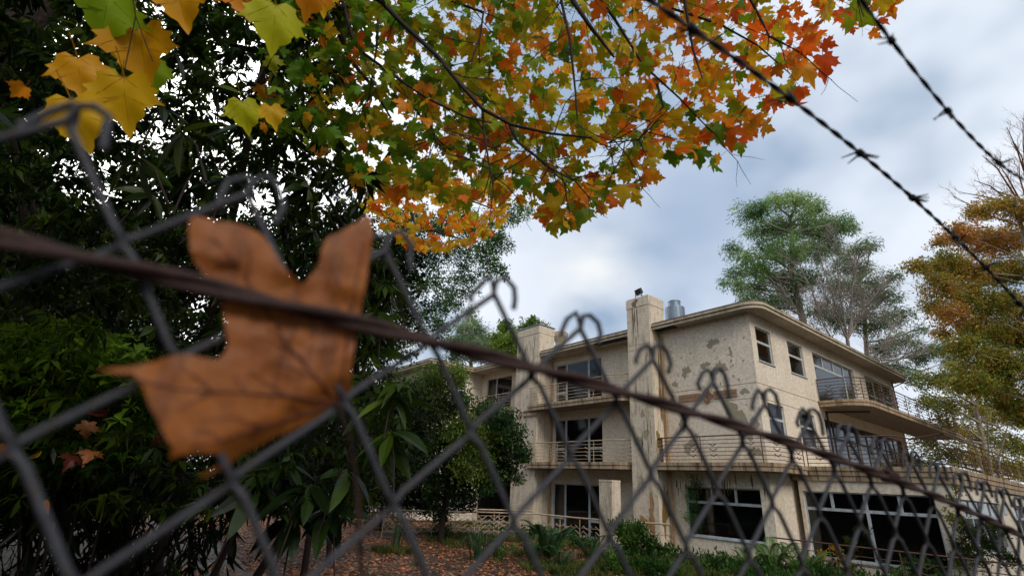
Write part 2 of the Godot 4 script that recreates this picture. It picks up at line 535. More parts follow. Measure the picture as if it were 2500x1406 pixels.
func building() -> void:
	var X := Vector3.RIGHT
	var Z := Vector3.BACK
	var NX := Vector3.LEFT
	var NZ := Vector3.FORWARD
	var b := base("abandoned_hotel", Vector3(-4, G, -6))
	tag(b, "derelict cream three storey building with peeling walls, curved balconies and flat eaves", "building")
	# wall with the peeling paint, from chimney to corner (faces +z)
	var winA := [0.82, 4.0, 0.35, 2.18]
	wall("wall", b, Vector3(-4.42, 0, 0), X, Z, 4.42, G, 9.1, [winA], 0.25, M.wall, [5.53, 6.13], 1)
	var w := window(b, Vector3(-4.42, 0, 0), X, Z, [[0.82, 1.98, 1.6, 2.18], [1.98, 2.98, 1.6, 2.18], [2.98, 4.0, 1.6, 2.18], [0.82, 4.0, 0.35, 1.6]])
	# wall on the right of the corner (faces +x)
	var hb := [[0.42, 1.74, 7.13, 8.6], [3.32, 4.82, 7.14, 8.6], [5.94, 11.04, 6.22, 8.6], [12.66, 17.0, 6.7, 8.6], [0.62, 2.0, 4.05, 5.45], [3.38, 4.95, 4.02, 5.45], [6.0, 17.2, 3.12, 5.5]]
	wall("wall", b, Vector3(0, 0, 0), NZ, X, 17.6, G, 9.1, hb, 0.25, M.wall, [5.53, 6.13], 2)
	for q in [hb[0], hb[1], hb[4], hb[5]]:
		var mid: float = lerpf(q[2], q[3], 0.58)
		window(b, Vector3.ZERO, NZ, X, [[q[0], q[1], q[2], mid], [q[0], q[1], mid, q[3]]], 0.1)
	var cells := []
	for k in 3:
		cells.append([5.94 + k * 1.3, 7.24 + k * 1.3, 8.0, 8.6])
	cells.append([5.94, 9.84, 6.22, 8.0])
	cells.append([9.84, 11.04, 6.22, 8.6])
	window(b, Vector3.ZERO, NZ, X, cells, 0.12, 0.06, false)
	cells = []
	for k in 3:
		cells.append([12.66 + k * 1.446, 12.66 + (k + 1) * 1.446, 7.6, 8.6])
		cells.append([12.66 + k * 1.446, 12.66 + (k + 1) * 1.446, 6.7, 7.6])
	window(b, Vector3.ZERO, NZ, X, cells)
	cells = []
	for k in 8:
		cells.append([6.0 + k * 1.4, 7.4 + k * 1.4, 3.12, 4.7])
		cells.append([6.0 + k * 1.4, 7.4 + k * 1.4, 4.7, 5.5])
	window(b, Vector3.ZERO, NZ, X, cells, 0.2, 0.05, false, "window", M.shaded_frame)
	# recessed middle wall with the balcony doors
	var hm := [[0.32, 3.95, 6.22, 8.64], [0.32, 3.95, 3.12, 5.46], [0.32, 3.95, G + 0.05, 2.1]]
	wall("wall", b, Vector3(-12.45, 0, -0.4), X, Z, 6.7, G, 9.1, hm, 0.25, M.wall)
	for q in hm:
		var low: float = q[2] + 0.75
		window(b, Vector3(-12.45, 0, -0.4), X, Z, [[0.32, 1.22, low, q[3]], [0.32, 1.22, q[2], low], [1.22, 2.95, q[2], q[3]], [2.95, 3.95, low, q[3]], [2.95, 3.95, q[2], low]], 0.1, 0.06, false)
	# left wall behind the second pier
	var hl := [[0.7, 3.5, 6.6, 8.7], [0.7, 3.5, 3.4, 5.5], [0.25, 5.2, G + 0.05, 2.5]]
	wall("wall", b, Vector3(-19.9, 0, -0.5), X, Z, 5.4, G, 9.1, hl, 0.25, M.wall)
	for q in hl.slice(0, 2):
		window(b, Vector3(-19.9, 0, -0.5), X, Z, [[0.7, 1.75, q[2], q[3]], [1.75, 3.5, q[2], q[3]]], 0.1)
	# far wing, facing +x then +z
	wall("wall", b, Vector3(-19.9, 0, 3.5), NZ, X, 4.0, G, 9.1, [[1.6, 2.7, 7.1, 8.5], [0.5, 3.5, 0.1, 2.3]], 0.25, M.wall, [], 2)
	var grid := []
	for gi in 5:
		for gj in 4:
			grid.append([0.5 + gi * 0.6, 1.1 + gi * 0.6, 0.1 + gj * 0.55, 0.65 + gj * 0.55])
	window(b, Vector3(-19.9, 0, 3.5), NZ, X, grid, 0.1, 0.025)
	window(b, Vector3(-19.9, 0, 3.5), NZ, X, [[1.6, 2.15, 7.1, 7.8], [2.15, 2.7, 7.1, 7.8], [1.6, 2.15, 7.8, 8.5], [2.15, 2.7, 7.8, 8.5]], 0.1, 0.04)
	wall("wall", b, Vector3(-27.0, 0, 3.5), X, Z, 7.1, G, 9.1, [], 0.25, M.wall, [], 1)
	# hidden sides and the inside
	for q in [[Vector3(-27.0, 0, -9), Z, NX, 12.5], [Vector3(-27, 0, -9), X, NZ, 18.5], [Vector3(-8.5, 0, -17.6), Z, NX, 8.6], [Vector3(-8.5, 0, -17.6), X, NZ, 8.5]]:
		wall("rear_wall", b, q[0], q[1], q[2], q[3], G, 9.1, [], 0.25, M.wall)
	for y in [G, 2.98, 6.08]:
		var f := MB.new()
		f.slab(PackedVector2Array([Vector2(-26.7, 3.2), Vector2(-26.7, -8.7), Vector2(-8.2, -8.7), Vector2(-8.2, -17.3), Vector2(-0.27, -17.3), Vector2(-0.27, -0.68), Vector2(-20.2, -0.78), Vector2(-20.2, 3.2)]), y, y + 0.1)
		put("storey_floor", f, M.inside, b)
	for q in [[Vector3(-13.5, 0, -0.7), NZ, X, 7.9], [Vector3(-5.2, 0, -0.7), NZ, X, 7.9], [Vector3(-0.3, 0, -5.4), NX, Z, 4.8], [Vector3(-0.3, 0, -11.8), NX, Z, 7.8]]:
		for y in [[G + 0.11, 2.97], [3.09, 6.07], [6.19, 9.09]]:
			wall("inner_wall", b, q[0], q[1], q[2], q[3], y[0], y[1], [], 0.12, M.inside)
	# curtains seen in two windows
	for q in [Vector3(-0.22, 4.3, -1.75), Vector3(-0.22, 7.3, -4.7)]:
		var c := MB.new()
		for k in 7:
			c.quad(q + Vector3(0.02 * (k % 2), -0.2, k * 0.05), q + Vector3(0.02 * ((k + 1) % 2), -0.2, k * 0.05 + 0.05), q + Vector3(0.02 * ((k + 1) % 2), 1.1, k * 0.05 + 0.05), q + Vector3(0.02 * (k % 2), 1.1, k * 0.05))
		put("curtain", c, M.curtain, b)
	# chimneys
	for q in [[-5.75, -4.42, 0.75, -0.45, 10.88], [-14.5, -12.45, 0.7, -0.55, 11.05]]:
		var mb := MB.new()
		mb.abox(Vector3(q[0], G, q[3]), Vector3(q[1], 8.18, q[2]))
		mb.abox(Vector3(q[0] + 0.012, 8.18, q[3]), Vector3(q[1] - 0.012, 8.21, q[2] - 0.012))
		mb.abox(Vector3(q[0], 8.21, q[3]), Vector3(q[1], 8.44, q[2]))
		mb.abox(Vector3(q[0] + 0.012, 8.44, q[3]), Vector3(q[1] - 0.012, 8.47, q[2] - 0.012))
		mb.abox(Vector3(q[0], 8.47, q[3]), Vector3(q[1], q[4] - 0.5, q[2]))
		var ch := put("chimney", mb, M.chimney, b)
		var cap := MB.new()
		cap.abox(Vector3(q[0] - 0.02, q[4] - 0.5, q[3] - 0.02), Vector3(q[1] + 0.02, q[4] - 0.06, q[2] + 0.02))
		cap.abox(Vector3(q[0] + 0.01, q[4] - 0.06, q[3] + 0.01), Vector3(q[1] - 0.01, q[4], q[2] - 0.01))
		put("cap", cap, M.chimney, ch)
		if q[0] < -10:
			var fl := MB.new()
			fl.abox(Vector3(q[0] - 0.05, q[4] + 0.002, q[3] - 0.05), Vector3(q[1] + 0.05, q[4] + 0.05, q[2] + 0.05))
			put("flashing", fl, M.metal, ch)
	# water stains down the tall chimney and rust at its foot
	for q in [[-5.38, 9.75, 0.752, 0.07, 0.9], [-5.12, 9.65, 0.752, 0.04, 0.95], [-5.27, 9.9, 0.752, 0.04, 0.6], [-5.22, 10.6, 0.775, 0.24, 0.22]]:
		patch(b, Vector3(q[0], q[1], q[2]), X, Z, q[3], q[4], M.stain, "water_stain")
	for q in [[-5.3, 3.9, 0.3, 0.45], [-4.9, 4.3, 0.2, 0.3], [-5.05, 5.2, 0.12, 0.3], [-5.2, 2.2, 0.2, 0.35]]:
		patch(b, Vector3(q[0], q[1], 0.752), X, Z, q[2], q[3], M.render)
	for q in [[0.2, 6.3, 0.16, 1.7], [0.45, 3.8, 0.25, 0.8], [0.3, 1.3, 0.3, 1.3]]:
		patch(b, Vector3(-4.418, q[1], q[0]), NZ, X, q[2], q[3], M.moss, "mossy_stain")
	for q in [[-5.1, 0.2, 0.5, 0.7], [-4.8, 0.9, 0.25, 0.9]]:
		patch(b, Vector3(q[0], q[1], 0.753), X, Z, q[2], q[3], M.pipe, "rust_stain")
	# runs of dirt under slabs, sills and copings
	for k in 26:
		patch(b, Vector3(rf(-4.0, -0.1), rf(2.0, 2.6), 0), X, Z, rf(0.02, 0.05), rf(0.15, 0.4), M.stain, "dirt_run")
	for k in 16:
		patch(b, Vector3(rf(-5.65, -4.5), rf(3.5, 9.5), 0.752), X, Z, rf(0.012, 0.03), rf(0.25, 0.7), M.stain, "dirt_run")
	for k in 18:
		patch(b, Vector3(rf(-14.4, -12.55), rf(8.6, 10.2), 0.702), X, Z, rf(0.012, 0.04), rf(0.2, 0.6), M.stain, "dirt_run")
	# bare patches on the peeling wall
	for q in [[-1.72, 8.08, 0.33, 0.28], [-3.15, 7.0, 0.26, 0.36], [-2.2, 7.15, 0.28, 0.2], [-1.5, 6.95, 0.34, 0.4], [-0.95, 7.55, 0.1, 0.25], [-3.75, 6.5, 0.16, 0.2], [-0.55, 5.85, 0.2, 0.2], [-1.1, 4.95, 0.66, 0.62], [-0.5, 4.4, 0.42, 0.5], [-3.5, 4.75, 0.25, 0.4], [-3.3, 3.75, 0.3, 0.35], [-2.85, 4.2, 0.12, 0.15], [-0.45, 3.5, 0.3, 0.3]]:
		patch(b, Vector3(q[0], q[1], 0), X, Z, q[2], q[3], M.render)
	for k in 46:
		patch(b, Vector3(rf(-4.0, -0.3), 7.0 + rng.randfn(0, 0.7), 0), X, Z, rf(0.02, 0.07), rf(0.02, 0.09), M.render)
	# carved band with a diamond
	var ox := -2.2
	for f in [[-3.58, -2.5, 5.825, 5.97], [-3.58, -2.5, 5.66, 5.81], [-1.9, -0.87, 5.83, 5.98], [-1.9, -0.87, 5.665, 5.815]]:
		var s := MB.new()
		s.abox(Vector3(f[0], f[2], 0.0), Vector3(f[1], f[3], 0.035))
		put("ornament_band", s, M.ornament, b)
	var dm := MB.new()
	var sq := PackedVector2Array([Vector2(0, 0.36), Vector2(0.31, 0), Vector2(0, -0.36), Vector2(-0.31, 0)])
	for rr in [[1.0, 0.05], [0.8, 0.07]]:
		for i in 4:
			var p := sq[i] * float(rr[0]); var q2 := sq[(i + 1) % 4] * float(rr[0])
			var p1 := p * 0.86; var q1 := q2 * 0.86
			var c := Vector3(ox, 5.82, 0)
			var e := func(t: Vector2, d: float) -> Vector3: return c + Vector3(t.x, t.y, d)
			var dd: float = rr[1]
			mb_ring(dm, e.call(p, 0.0), e.call(q2, 0.0), e.call(p, dd), e.call(q2, dd), e.call(p1, dd), e.call(q1, dd), e.call(p1, 0.02), e.call(q1, 0.02))
	dm.quad(Vector3(ox, 5.82 - 0.31, 0.03), Vector3(ox + 0.27, 5.82, 0.03), Vector3(ox, 5.82 + 0.31, 0.03), Vector3(ox - 0.27, 5.82, 0.03))
	var dmo := put("ornament_diamond", dm, M.ornament, b)
	var sc := MB.new()
	var sp := PackedVector3Array()
	for i in 17:
		var a := -PI * 0.5 + PI * 1.4 * i / 16
		sp.append(Vector3(ox + 0.03 + cos(a) * 0.075, 5.75 + sin(a) * 0.075, 0.045))
	sc.tube(sp, 0.018, 5)
	sp = PackedVector3Array()
	for i in 17:
		var a := PI * 0.1 + PI * 1.3 * i / 16
		sp.append(Vector3(ox + 0.01 + cos(a) * 0.07, 5.89 + sin(a) * 0.06, 0.045))
	sc.tube(sp, 0.018, 5)
	put("scroll", sc, M.ornament, dmo)
	# a smaller diamond on the left pier
	for f in [[-13.9, 5.72, 0.18], [-13.9, 5.72, 0.13]]:
		var s := MB.new()
		var pp := PackedVector3Array()
		for i in 5:
			var a := TAU * i / 4
			pp.append(Vector3(f[0] + sin(a) * f[2] * 1.1, f[1] + cos(a) * f[2] * 1.5, 0.715))
		s.tube(pp, 0.02, 5)
		put("ornament_diamond", s, M.ornament, b)
	for f in [5.9, 5.62]:
		var s := MB.new()
		s.abox(Vector3(-13.6, f - 0.06, 0.7), Vector3(-12.46, f + 0.06, 0.73))
		put("ornament_band", s, M.ornament, b)
	# roof: soffit, fascia, gutter, low hipped sheet
	var out := PackedVector2Array([Vector2(-28, 4.15), Vector2(-19.3, 4.15), Vector2(-19.3, 0.6)])
	out.append_array(arc(Vector2(0.0, -0.1), 0.7, PI / 2, 0, 10))
	out.append_array(arc(Vector2(-0.2, -17.5), 0.9, 0, -PI / 2, 6))
	out.append_array(PackedVector2Array([Vector2(-9.2, -18.4), Vector2(-9.2, -9.6), Vector2(-28, -9.6)]))
	var rf_ := MB.new()
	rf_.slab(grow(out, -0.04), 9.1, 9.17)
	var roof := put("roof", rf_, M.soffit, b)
	for f in [[9.08, 9.21, 0.0, 0.10, 0], [9.215, 9.34, 0.045, 0.16, 1]]:
		var m := MB.new()
		var o1 := grow(out, f[2]); var o2 := grow(out, f[2] - f[3])
		var k := o1.size()
		for i in k:
			var p := o1[i]; var q := o1[(i + 1) % k]
			var pi := p + (q - p).normalized().orthogonal() * 0.0
			m.quad(v3(q, f[0]), v3(p, f[0]), v3(p, f[1]), v3(q, f[1]))
		m.slab(o1, f[1] - 0.012, f[1])
		m.slab(o1, f[0], f[0] + 0.012) if f[4] else null
		put("fascia" if f[4] == 0 else "gutter", m, M.fascia, roof)
	var sh := MB.new()
	var o3 := grow(out, 0.0)
	sh.slab(grow(out, -0.05), 9.342, 9.43)
	sh.slab(grow(out, -1.2), 9.43, 9.62)
	put("roof_sheet", sh, M.roof, roof)
	for q in [[-4.35, -3.3, 0.15, 0.5], [-8.2, -6.2, 0.12, 0.5]]:
		var m := MB.new()
		m.abox(Vector3(q[0], 9.06, q[2]), Vector3(q[1], 9.098, q[3]))
		put("soffit_vent", m, M.dark, roof)
	# flue and roof ventilator
	var fl := MB.new()
	fl.lathe(Vector3(-4.78, 9.6, -2), [Vector2(0.50, 0), Vector2(0.50, 1.32), Vector2(0.49, 1.36), Vector2(0.31, 1.40), Vector2(0.31, 1.44), Vector2(0.305, 1.66), Vector2(0.32, 1.67), Vector2(0.32, 1.72), Vector2(0.27, 1.72), Vector2(0.27, 1.4)])
	put("flue", fl, M.metal, roof)
	var bw := MB.new()
	bw.lathe(Vector3(-13.45, 10.0, -2), [Vector2(0.30, 0), Vector2(0.30, 0.6), Vector2(0.34, 0.72), Vector2(0.50, 1.05), Vector2(0.52, 1.28), Vector2(0.50, 1.32), Vector2(0.02, 1.36)])
	put("roof_ventilator", bw, M.fascia, roof)
	var bs := MB.new()
	bs.abox(Vector3(-13.9, 9.6, -2.5), Vector3(-12.9, 10.35, -1.5))
	put("ventilator_base", bs, M.metal, roof)
	# downpipes
	for q in [[[-4.62, 9.05, 0.45], [-4.5, 8.98, 0.25], [-4.27, 8.85, 0.09], [-4.27, 3.12, 0.09]], [[-12.0, 9.05, 0.3], [-12.2, 8.9, -0.2], [-12.26, 8.7, -0.31], [-12.26, 6.22, -0.31]], [[-12.26, 5.88, -0.31], [-12.26, 3.12, -0.31]], [[-12.26, 2.75, -0.31], [-12.26, G, -0.31]], [[-4.2, 2.75, 0.12], [-4.2, G, 0.12]]]:
		var m := MB.new()
		var pp := PackedVector3Array()
		for e in q:
			pp.append(Vector3(e[0], e[1], e[2]))
		m.tube(pp, 0.05, 8)
		put("downpipe", m, M.pipe, b)
	# balconies between the piers
	var pm := PackedVector2Array([Vector2(-13.05, 0.705), Vector2(-13.05, 0.9), Vector2(-12.95, 0.98), Vector2(-7.0, 0.98)])
	pm.append_array(arc(Vector2(-6.75, -0.02), 1.0, PI / 2, 0.05, 8))
	pm.append_array(PackedVector2Array([Vector2(-5.752, -0.39), Vector2(-12.44, -0.39), Vector2(-12.44, 0.705)]))
	var rp := PackedVector2Array([Vector2(-12.9, 0.72), Vector2(-12.9, 0.9), Vector2(-7.0, 0.9)])
	rp.append_array(arc(Vector2(-6.75, 0.0), 0.9, PI / 2, 0.0, 8))
	for y in [6.2, 3.1]:
		var o := balcony(b, pm, y - 0.31, y)
		railing(o, path3(rp, y + 0.98), 0.95, 2.6, 5, M.rail, 2)
	# balcony at the left wall
	var pl := PackedVector2Array([Vector2(-19.88, -0.49), Vector2(-19.88, 0.8), Vector2(-15.3, 0.8)])
	pl.append_array(arc(Vector2(-15.2, 0.1), 0.7, PI / 2, 0, 6))
	pl.append(Vector2(-14.52, -0.49))
	var ol := balcony(b, pl, 5.89, 6.2)
	var rl := PackedVector2Array([Vector2(-19.85, 0.72), Vector2(-15.3, 0.72)])
	rl.append_array(arc(Vector2(-15.2, 0.1), 0.62, PI / 2, 0, 6))
	railing(ol, path3(rl, 7.18), 0.95, 2.2, 5, M.rail, 1)
	# first floor terrace round the corner
	var pr := PackedVector2Array([Vector2(-4.415, 0.004), Vector2(-4.415, 0.85), Vector2(0.0, 0.85)])
	pr.append_array(arc(Vector2(0.0, 0.1), 0.75, PI / 2, 0, 6))
	pr.append_array(PackedVector2Array([Vector2(0.75, -1.6), Vector2(0.004, -1.6), Vector2(0.004, 0.004)]))
	var orr := balcony(b, pr, 2.78, 3.08)
	var rr := PackedVector2Array([Vector2(-4.38, 0.3), Vector2(-4.36, 0.6), Vector2(-4.2, 0.76), Vector2(-0.1, 0.76)])
	rr.append_array(arc(Vector2(0.0, 0.1), 0.66, PI / 2, 0, 5))
	rr.append_array(PackedVector2Array([Vector2(0.68, -1.55)]))
	railing(orr, path3(rr, 4.08), 0.98, 2.2, 6, M.railrust, 2)
	# single storey block that carries the terrace
	var hf := [[0.38, 4.4, 0.0, 2.22]]
	wall("wall", b, Vector3(0.252, 0, -1.7), X, Z, 4.7, G, 2.6, [[0.13, 4.15, 0.0, 2.22]], 0.25, M.wall, [], 1)
	window(b, Vector3(0, 0, -1.7), X, Z, [[0.38, 1.33, 1.62, 2.22], [1.33, 2.4, 1.62, 2.22], [2.4, 3.42, 1.62, 2.22], [3.42, 4.4, 1.62, 2.22], [0.38, 2.41, 0.0, 1.62], [2.41, 4.4, 0.0, 1.62]], 0.12, 0.05)
	wall("wall", b, Vector3(4.952, 0, -1.7), NZ, X, 26.0, G, 2.6, [[0.43, 6.2, 0.6, 2.16], [8.4, 13.4, 0.6, 2.16], [16, 21, 0.6, 2.16]], 0.25, M.wall, [], 2)
	for s in [0.43, 8.4, 16.0]:
		var cl := []
		for k in 4:
			var a: float = s + k * (1.44 if s < 1 else 1.25)
			var e: float = s + (k + 1) * (1.44 if s < 1 else 1.25)
			cl.append([a, e, 1.65, 2.16])
			cl.append([a, e, 0.6, 1.65])
		window(b, Vector3(4.952, 0, -1.7), NZ, X, cl, 0.1, 0.05)
	var vb := MB.new()
	vb.abox(Vector3(4.953, 1.78, -8.75), Vector3(4.975, 2.12, -8.15))
	put("wall_vent", vb, M.frame, b)
	var inn := MB.new()
	inn.slab(PackedVector2Array([Vector2(0.27, -2), Vector2(4.68, -2), Vector2(4.68, -27.6), Vector2(0.27, -27.6)]), G, G + 0.1)
	put("storey_floor", inn, M.inside, b)
	wall("inner_wall", b, Vector3(0.28, 0, -7.5), X, Z, 4.4, G + 0.11, 2.59, [], 0.12, M.inside)
	wall("rear_wall", b, Vector3(0.1, 0, -27.7), X, NZ, 4.85, G, 2.6, [], 0.25, M.wall)
	wall("inner_wall", b, Vector3(0.02, 0, -17.7), NZ, X, 10.0, G, 2.6, [], 0.12, M.inside)
	var pb := PackedVector2Array([Vector2(0.755, -1.58), Vector2(5.1, -1.58), Vector2(5.1, -27.8), Vector2(0.01, -27.8), Vector2(0.01, -1.61), Vector2(0.755, -1.61)])
	var ob := balcony(b, pb, 2.6, 3.1, 3)
	var rb := PackedVector2Array([Vector2(0.75, -1.62), Vector2(3.64, -1.62), Vector2(3.85, -2.95), Vector2(5.0, -1.66), Vector2(5.02, -1.9), Vector2(5.02, -27.6)])
	railing(ob, path3(rb, 4.12), 1.0, 1.9, 6, M.railrust, 2)
	# upper balcony on the right wall
	var pu := PackedVector2Array([Vector2(0.004, -5.62), Vector2(0.9, -5.66)])
	pu.append_array(arc(Vector2(0.65, -6.85), 1.25, PI / 2 - 0.2, 0, 9))
	pu.append_array(PackedVector2Array([Vector2(1.9, -21.6), Vector2(0.004, -21.6)]))
	var ou := balcony(b, pu, 5.93, 6.2)
	var ru := PackedVector2Array([Vector2(0.03, -5.74), Vector2(0.85, -5.76)])
	ru.append_array(arc(Vector2(0.65, -6.85), 1.15, PI / 2 - 0.2, 0, 9))
	ru.append_array(PackedVector2Array([Vector2(1.8, -21.5), Vector2(0.1, -21.5)]))
	railing(ou, path3(ru, 7.18), 0.97, 1.9, 6, M.railrust, 2)
	var pipe := MB.new()
	pipe.tube(PackedVector3Array([Vector3(0.02, 5.78, -6.3), Vector3(1.55, 5.78, -7.1)]), 0.045, 8)
	pipe.tube(PackedVector3Array([Vector3(0.05, 5.8, -6.3), Vector3(0.05, 3.1, -6.3)]), 0.045, 8)
	put("drain_pipe", pipe, M.barb, b)
func v3(p: Vector2, y: float) -> Vector3:
	return Vector3(p.x, y, p.y)
func mb_ring(m: MB, a: Vector3, b: Vector3, c: Vector3, d: Vector3, e: Vector3, f: Vector3, g: Vector3, h: Vector3) -> void:
	m.quad(b, a, c, d)
	m.quad(d, c, e, f)
	m.quad(f, e, g, h)

func floodlight() -> void:
	var o := base("floodlight", Vector3(-5.2, 10.885, 0.45))
	tag(o, "small dark floodlight on a wire bracket on top of the tall chimney", "floodlight")
	var br := MB.new()
	for dx in [-0.2, 0.2]:
		br.tube(PackedVector3Array([Vector3(-5.2 + dx, 10.885, 0.45), Vector3(-5.2 + dx, 11.28, 0.45)]), 0.018, 6)
	br.tube(PackedVector3Array([Vector3(-5.4, 11.1, 0.45), Vector3(-5.0, 11.1, 0.45)]), 0.014, 6)
	put("bracket", br, M.rust, o)
	var h := MB.new()
	var c := Vector3(-5.2, 11.3, 0.45)
	var fw := Vector3(-0.25, -0.45, 0.85).normalized()
	var sd := fw.cross(Vector3.UP).normalized()
	var up := sd.cross(fw)
	h.box(c - sd * 0.2 - up * 0.14 - fw * 0.1, sd * 0.4, up * 0.28, -fw * -0.16 if false else fw * 0.16) if sd.cross(up).dot(fw) > 0 else h.box(c + sd * 0.2 - up * 0.14 - fw * 0.1, -sd * 0.4, up * 0.28, fw * 0.16)
	put("housing", h, M.barb, o)
	var g := MB.new()
	var cc := c + fw * 0.064
	g.quad(cc + sd * 0.17 - up * 0.11, cc - sd * 0.17 - up * 0.11, cc - sd * 0.17 + up * 0.11, cc + sd * 0.17 + up * 0.11)
	put("lens", g, M.dark, o)
	var wr := MB.new()
	wr.tube(PackedVector3Array([c - fw * 0.1, c - fw * 0.16 - Vector3.UP * 0.16, Vector3(-5.1, 10.89, 0.3)]), 0.01, 5)
	put("cable", wr, M.barb, o)

# ---------- fence at arm's length ----------
const FD := 0.245
var FF := Vector3(sin(deg_to_rad(5.1)), 0, -cos(deg_to_rad(5.1)))
var FN := Vector3(-cos(deg_to_rad(5.1)), 0, -sin(deg_to_rad(5.1)))
# point of the fence plane: s along it, h above the lens, both in units of the distance d
func fp(s: float, h: float, d := FD) -> Vector3:
	return CAM + FF * (s * d) + Vector3.UP * (h * d) + FN * d
# where the line of sight through a pixel of the photograph meets the fence plane, d metres away
func fpx(x: float, y: float, d := FD) -> Vector3:
	var r := at(x, y, 1) - CAM
	return CAM + r * (d / r.dot(FN))

func fence() -> void:
	var f := base("chain_link_fence", fp(0.5, 0, FD) * Vector3(1, 0, 1) + Vector3.UP * G)
	tag(f, "dark weathered chain link fence with knuckled top edge", "fence")
	var pit := 0.285
	var top := func(s: float) -> float: return 0.500 - 0.103 * s
	var rw := 0.0018
	var n0 := -9
	for k in range(n0, 48):
		# wire k zigzags between s0 and s0 + pit / 2; odd and even wires share their bends
		var s0 := 0.015 + (k - 1) * pit * 0.5
		var m := MB.new()
		var pts := PackedVector3Array()
		# knuckles sit where wires k and k + 1 cross at s = s0 + pit / 2 for even k
		var even := (posmod(k, 2) == 0)
		var sa := s0 + (pit * 0.5 if even else 0.0)
		var sb := s0 + (0.0 if even else pit * 0.5)
		var wob := rf(-0.006, 0.006)
		# the hook beyond the knuckle
		var dirn := 1.0 if even else -1.0
		var hook := 0.115 if even else 0.05
		hook *= rf(0.8, 1.15)
		var ty: float = top.call(sa)
		var off := dirn * 0.006
		var pull := rf(0.75, 1.2)
		var hk := [[0.052, -0.040 * pull, -0.015], [0.057, -0.006, -0.015], [0.050, 0.030, -0.014], [0.026, 0.049, -0.011], [0.002, 0.038, -0.006], [-0.004, 0.0, -0.004]] if even else [[0.050, -0.028 * pull, 0.015], [0.054, -0.014, 0.017], [0.036, 0.024, 0.015], [0.010, 0.046, 0.011], [0.0, 0.028, 0.006], [-0.004, 0.0, 0.004]]
		for q in hk:
			q[0] = sa + dirn * float(q[0]) * rf(0.85, 1.12)
			q[1] = ty + float(q[1]) + rf(-0.005, 0.005)
		for q in hk:
			pts.append(fp(q[0], q[1]) + FN * (q[2] * FD))
		var rows := 26
		for j in rows:
			var left := (j % 2 == 0)
			var sx: float = (sb if left else sa) - 0.0165 * (j + 1)
			var hh: float = top.call(sb if left else sa) - (j + 1) * 0.166
			# wires bow slightly and hook round one another
			var sg := 1.0 if (sb if left else sa) > s0 + 0.01 else -1.0
			var z := sg * rw * 1.15
			var p := fp(sx + wob * 0.5 + sg * 0.004, hh)
			pts.append(fp(sx - sg * 0.020, hh + 0.024) - FN * z * 0.9)
			pts.append(p - FN * z * 0.2)
			pts.append(fp(sx - sg * 0.020, hh - 0.024) + FN * z * 0.9)
		m.tube(pts, rw, 7)
		put("wire", m, M.wire, f)
	# rusted tension wire threaded along the top, two strands twisted
	var sag := func(s: float) -> float:
		return 0.303 - 0.022 * s - 0.0185 * s * s if s < 4.2 else 0.303 - 0.022 * s - 0.0185 * 4.2 * 4.2 - 0.16 * (s - 4.2)
	var t := base("rusty_tension_wire", fp(0.5, 0.3, 0.236))
	tag(t, "thick rusty twisted wire running along the chain link fence over the brown leaf", "wire")
	for ph in 2:
		var pts := PackedVector3Array()
		for i in 340:
			var s := -0.75 + i * 0.0185
			var a := s * TAU / 0.62 + PI * ph
			pts.append(fp(s, float(sag.call(s)), 0.236) + (Vector3.UP * cos(a) + FN * sin(a)) * 0.0022)
		var m := MB.new()
		m.tube(pts, 0.0024, 8)
		put("strand", m, M.rust, t)
	# where the fence ties hold it
	var tie := MB.new()
	var tp := PackedVector3Array()
	for i in 30:
		var a := TAU * i / 7.0
		tp.append(fp(2.55 + i * 0.0035, float(sag.call(2.55)), 0.236) + (Vector3.UP * cos(a) + FN * sin(a)) * 0.0052)
	tie.tube(tp, 0.0014, 5)
	put("tie", tie, M.rust, t)
	# two barbed wires on the outrigger, higher and nearer
	barbed(0.19, func(s: float) -> float: return 1.77 + 0.20 * s - 0.0345 * s * s, -0.6, 7.2, [0.72, 1.536, 2.371, 3.168, 3.918, 4.655, 5.227, 5.95, 6.7], "lower barbed wire above the fence, crossing in front of the maple leaves")
	barbed(0.11, func(s: float) -> float: return 3.745 + 0.068 * (s - 6.2) * (s - 6.2), 1.5, 10.5, [3.3, 4.554, 5.736, 7.328, 8.9], "upper barbed wire crossing the open sky beside the red leaves")

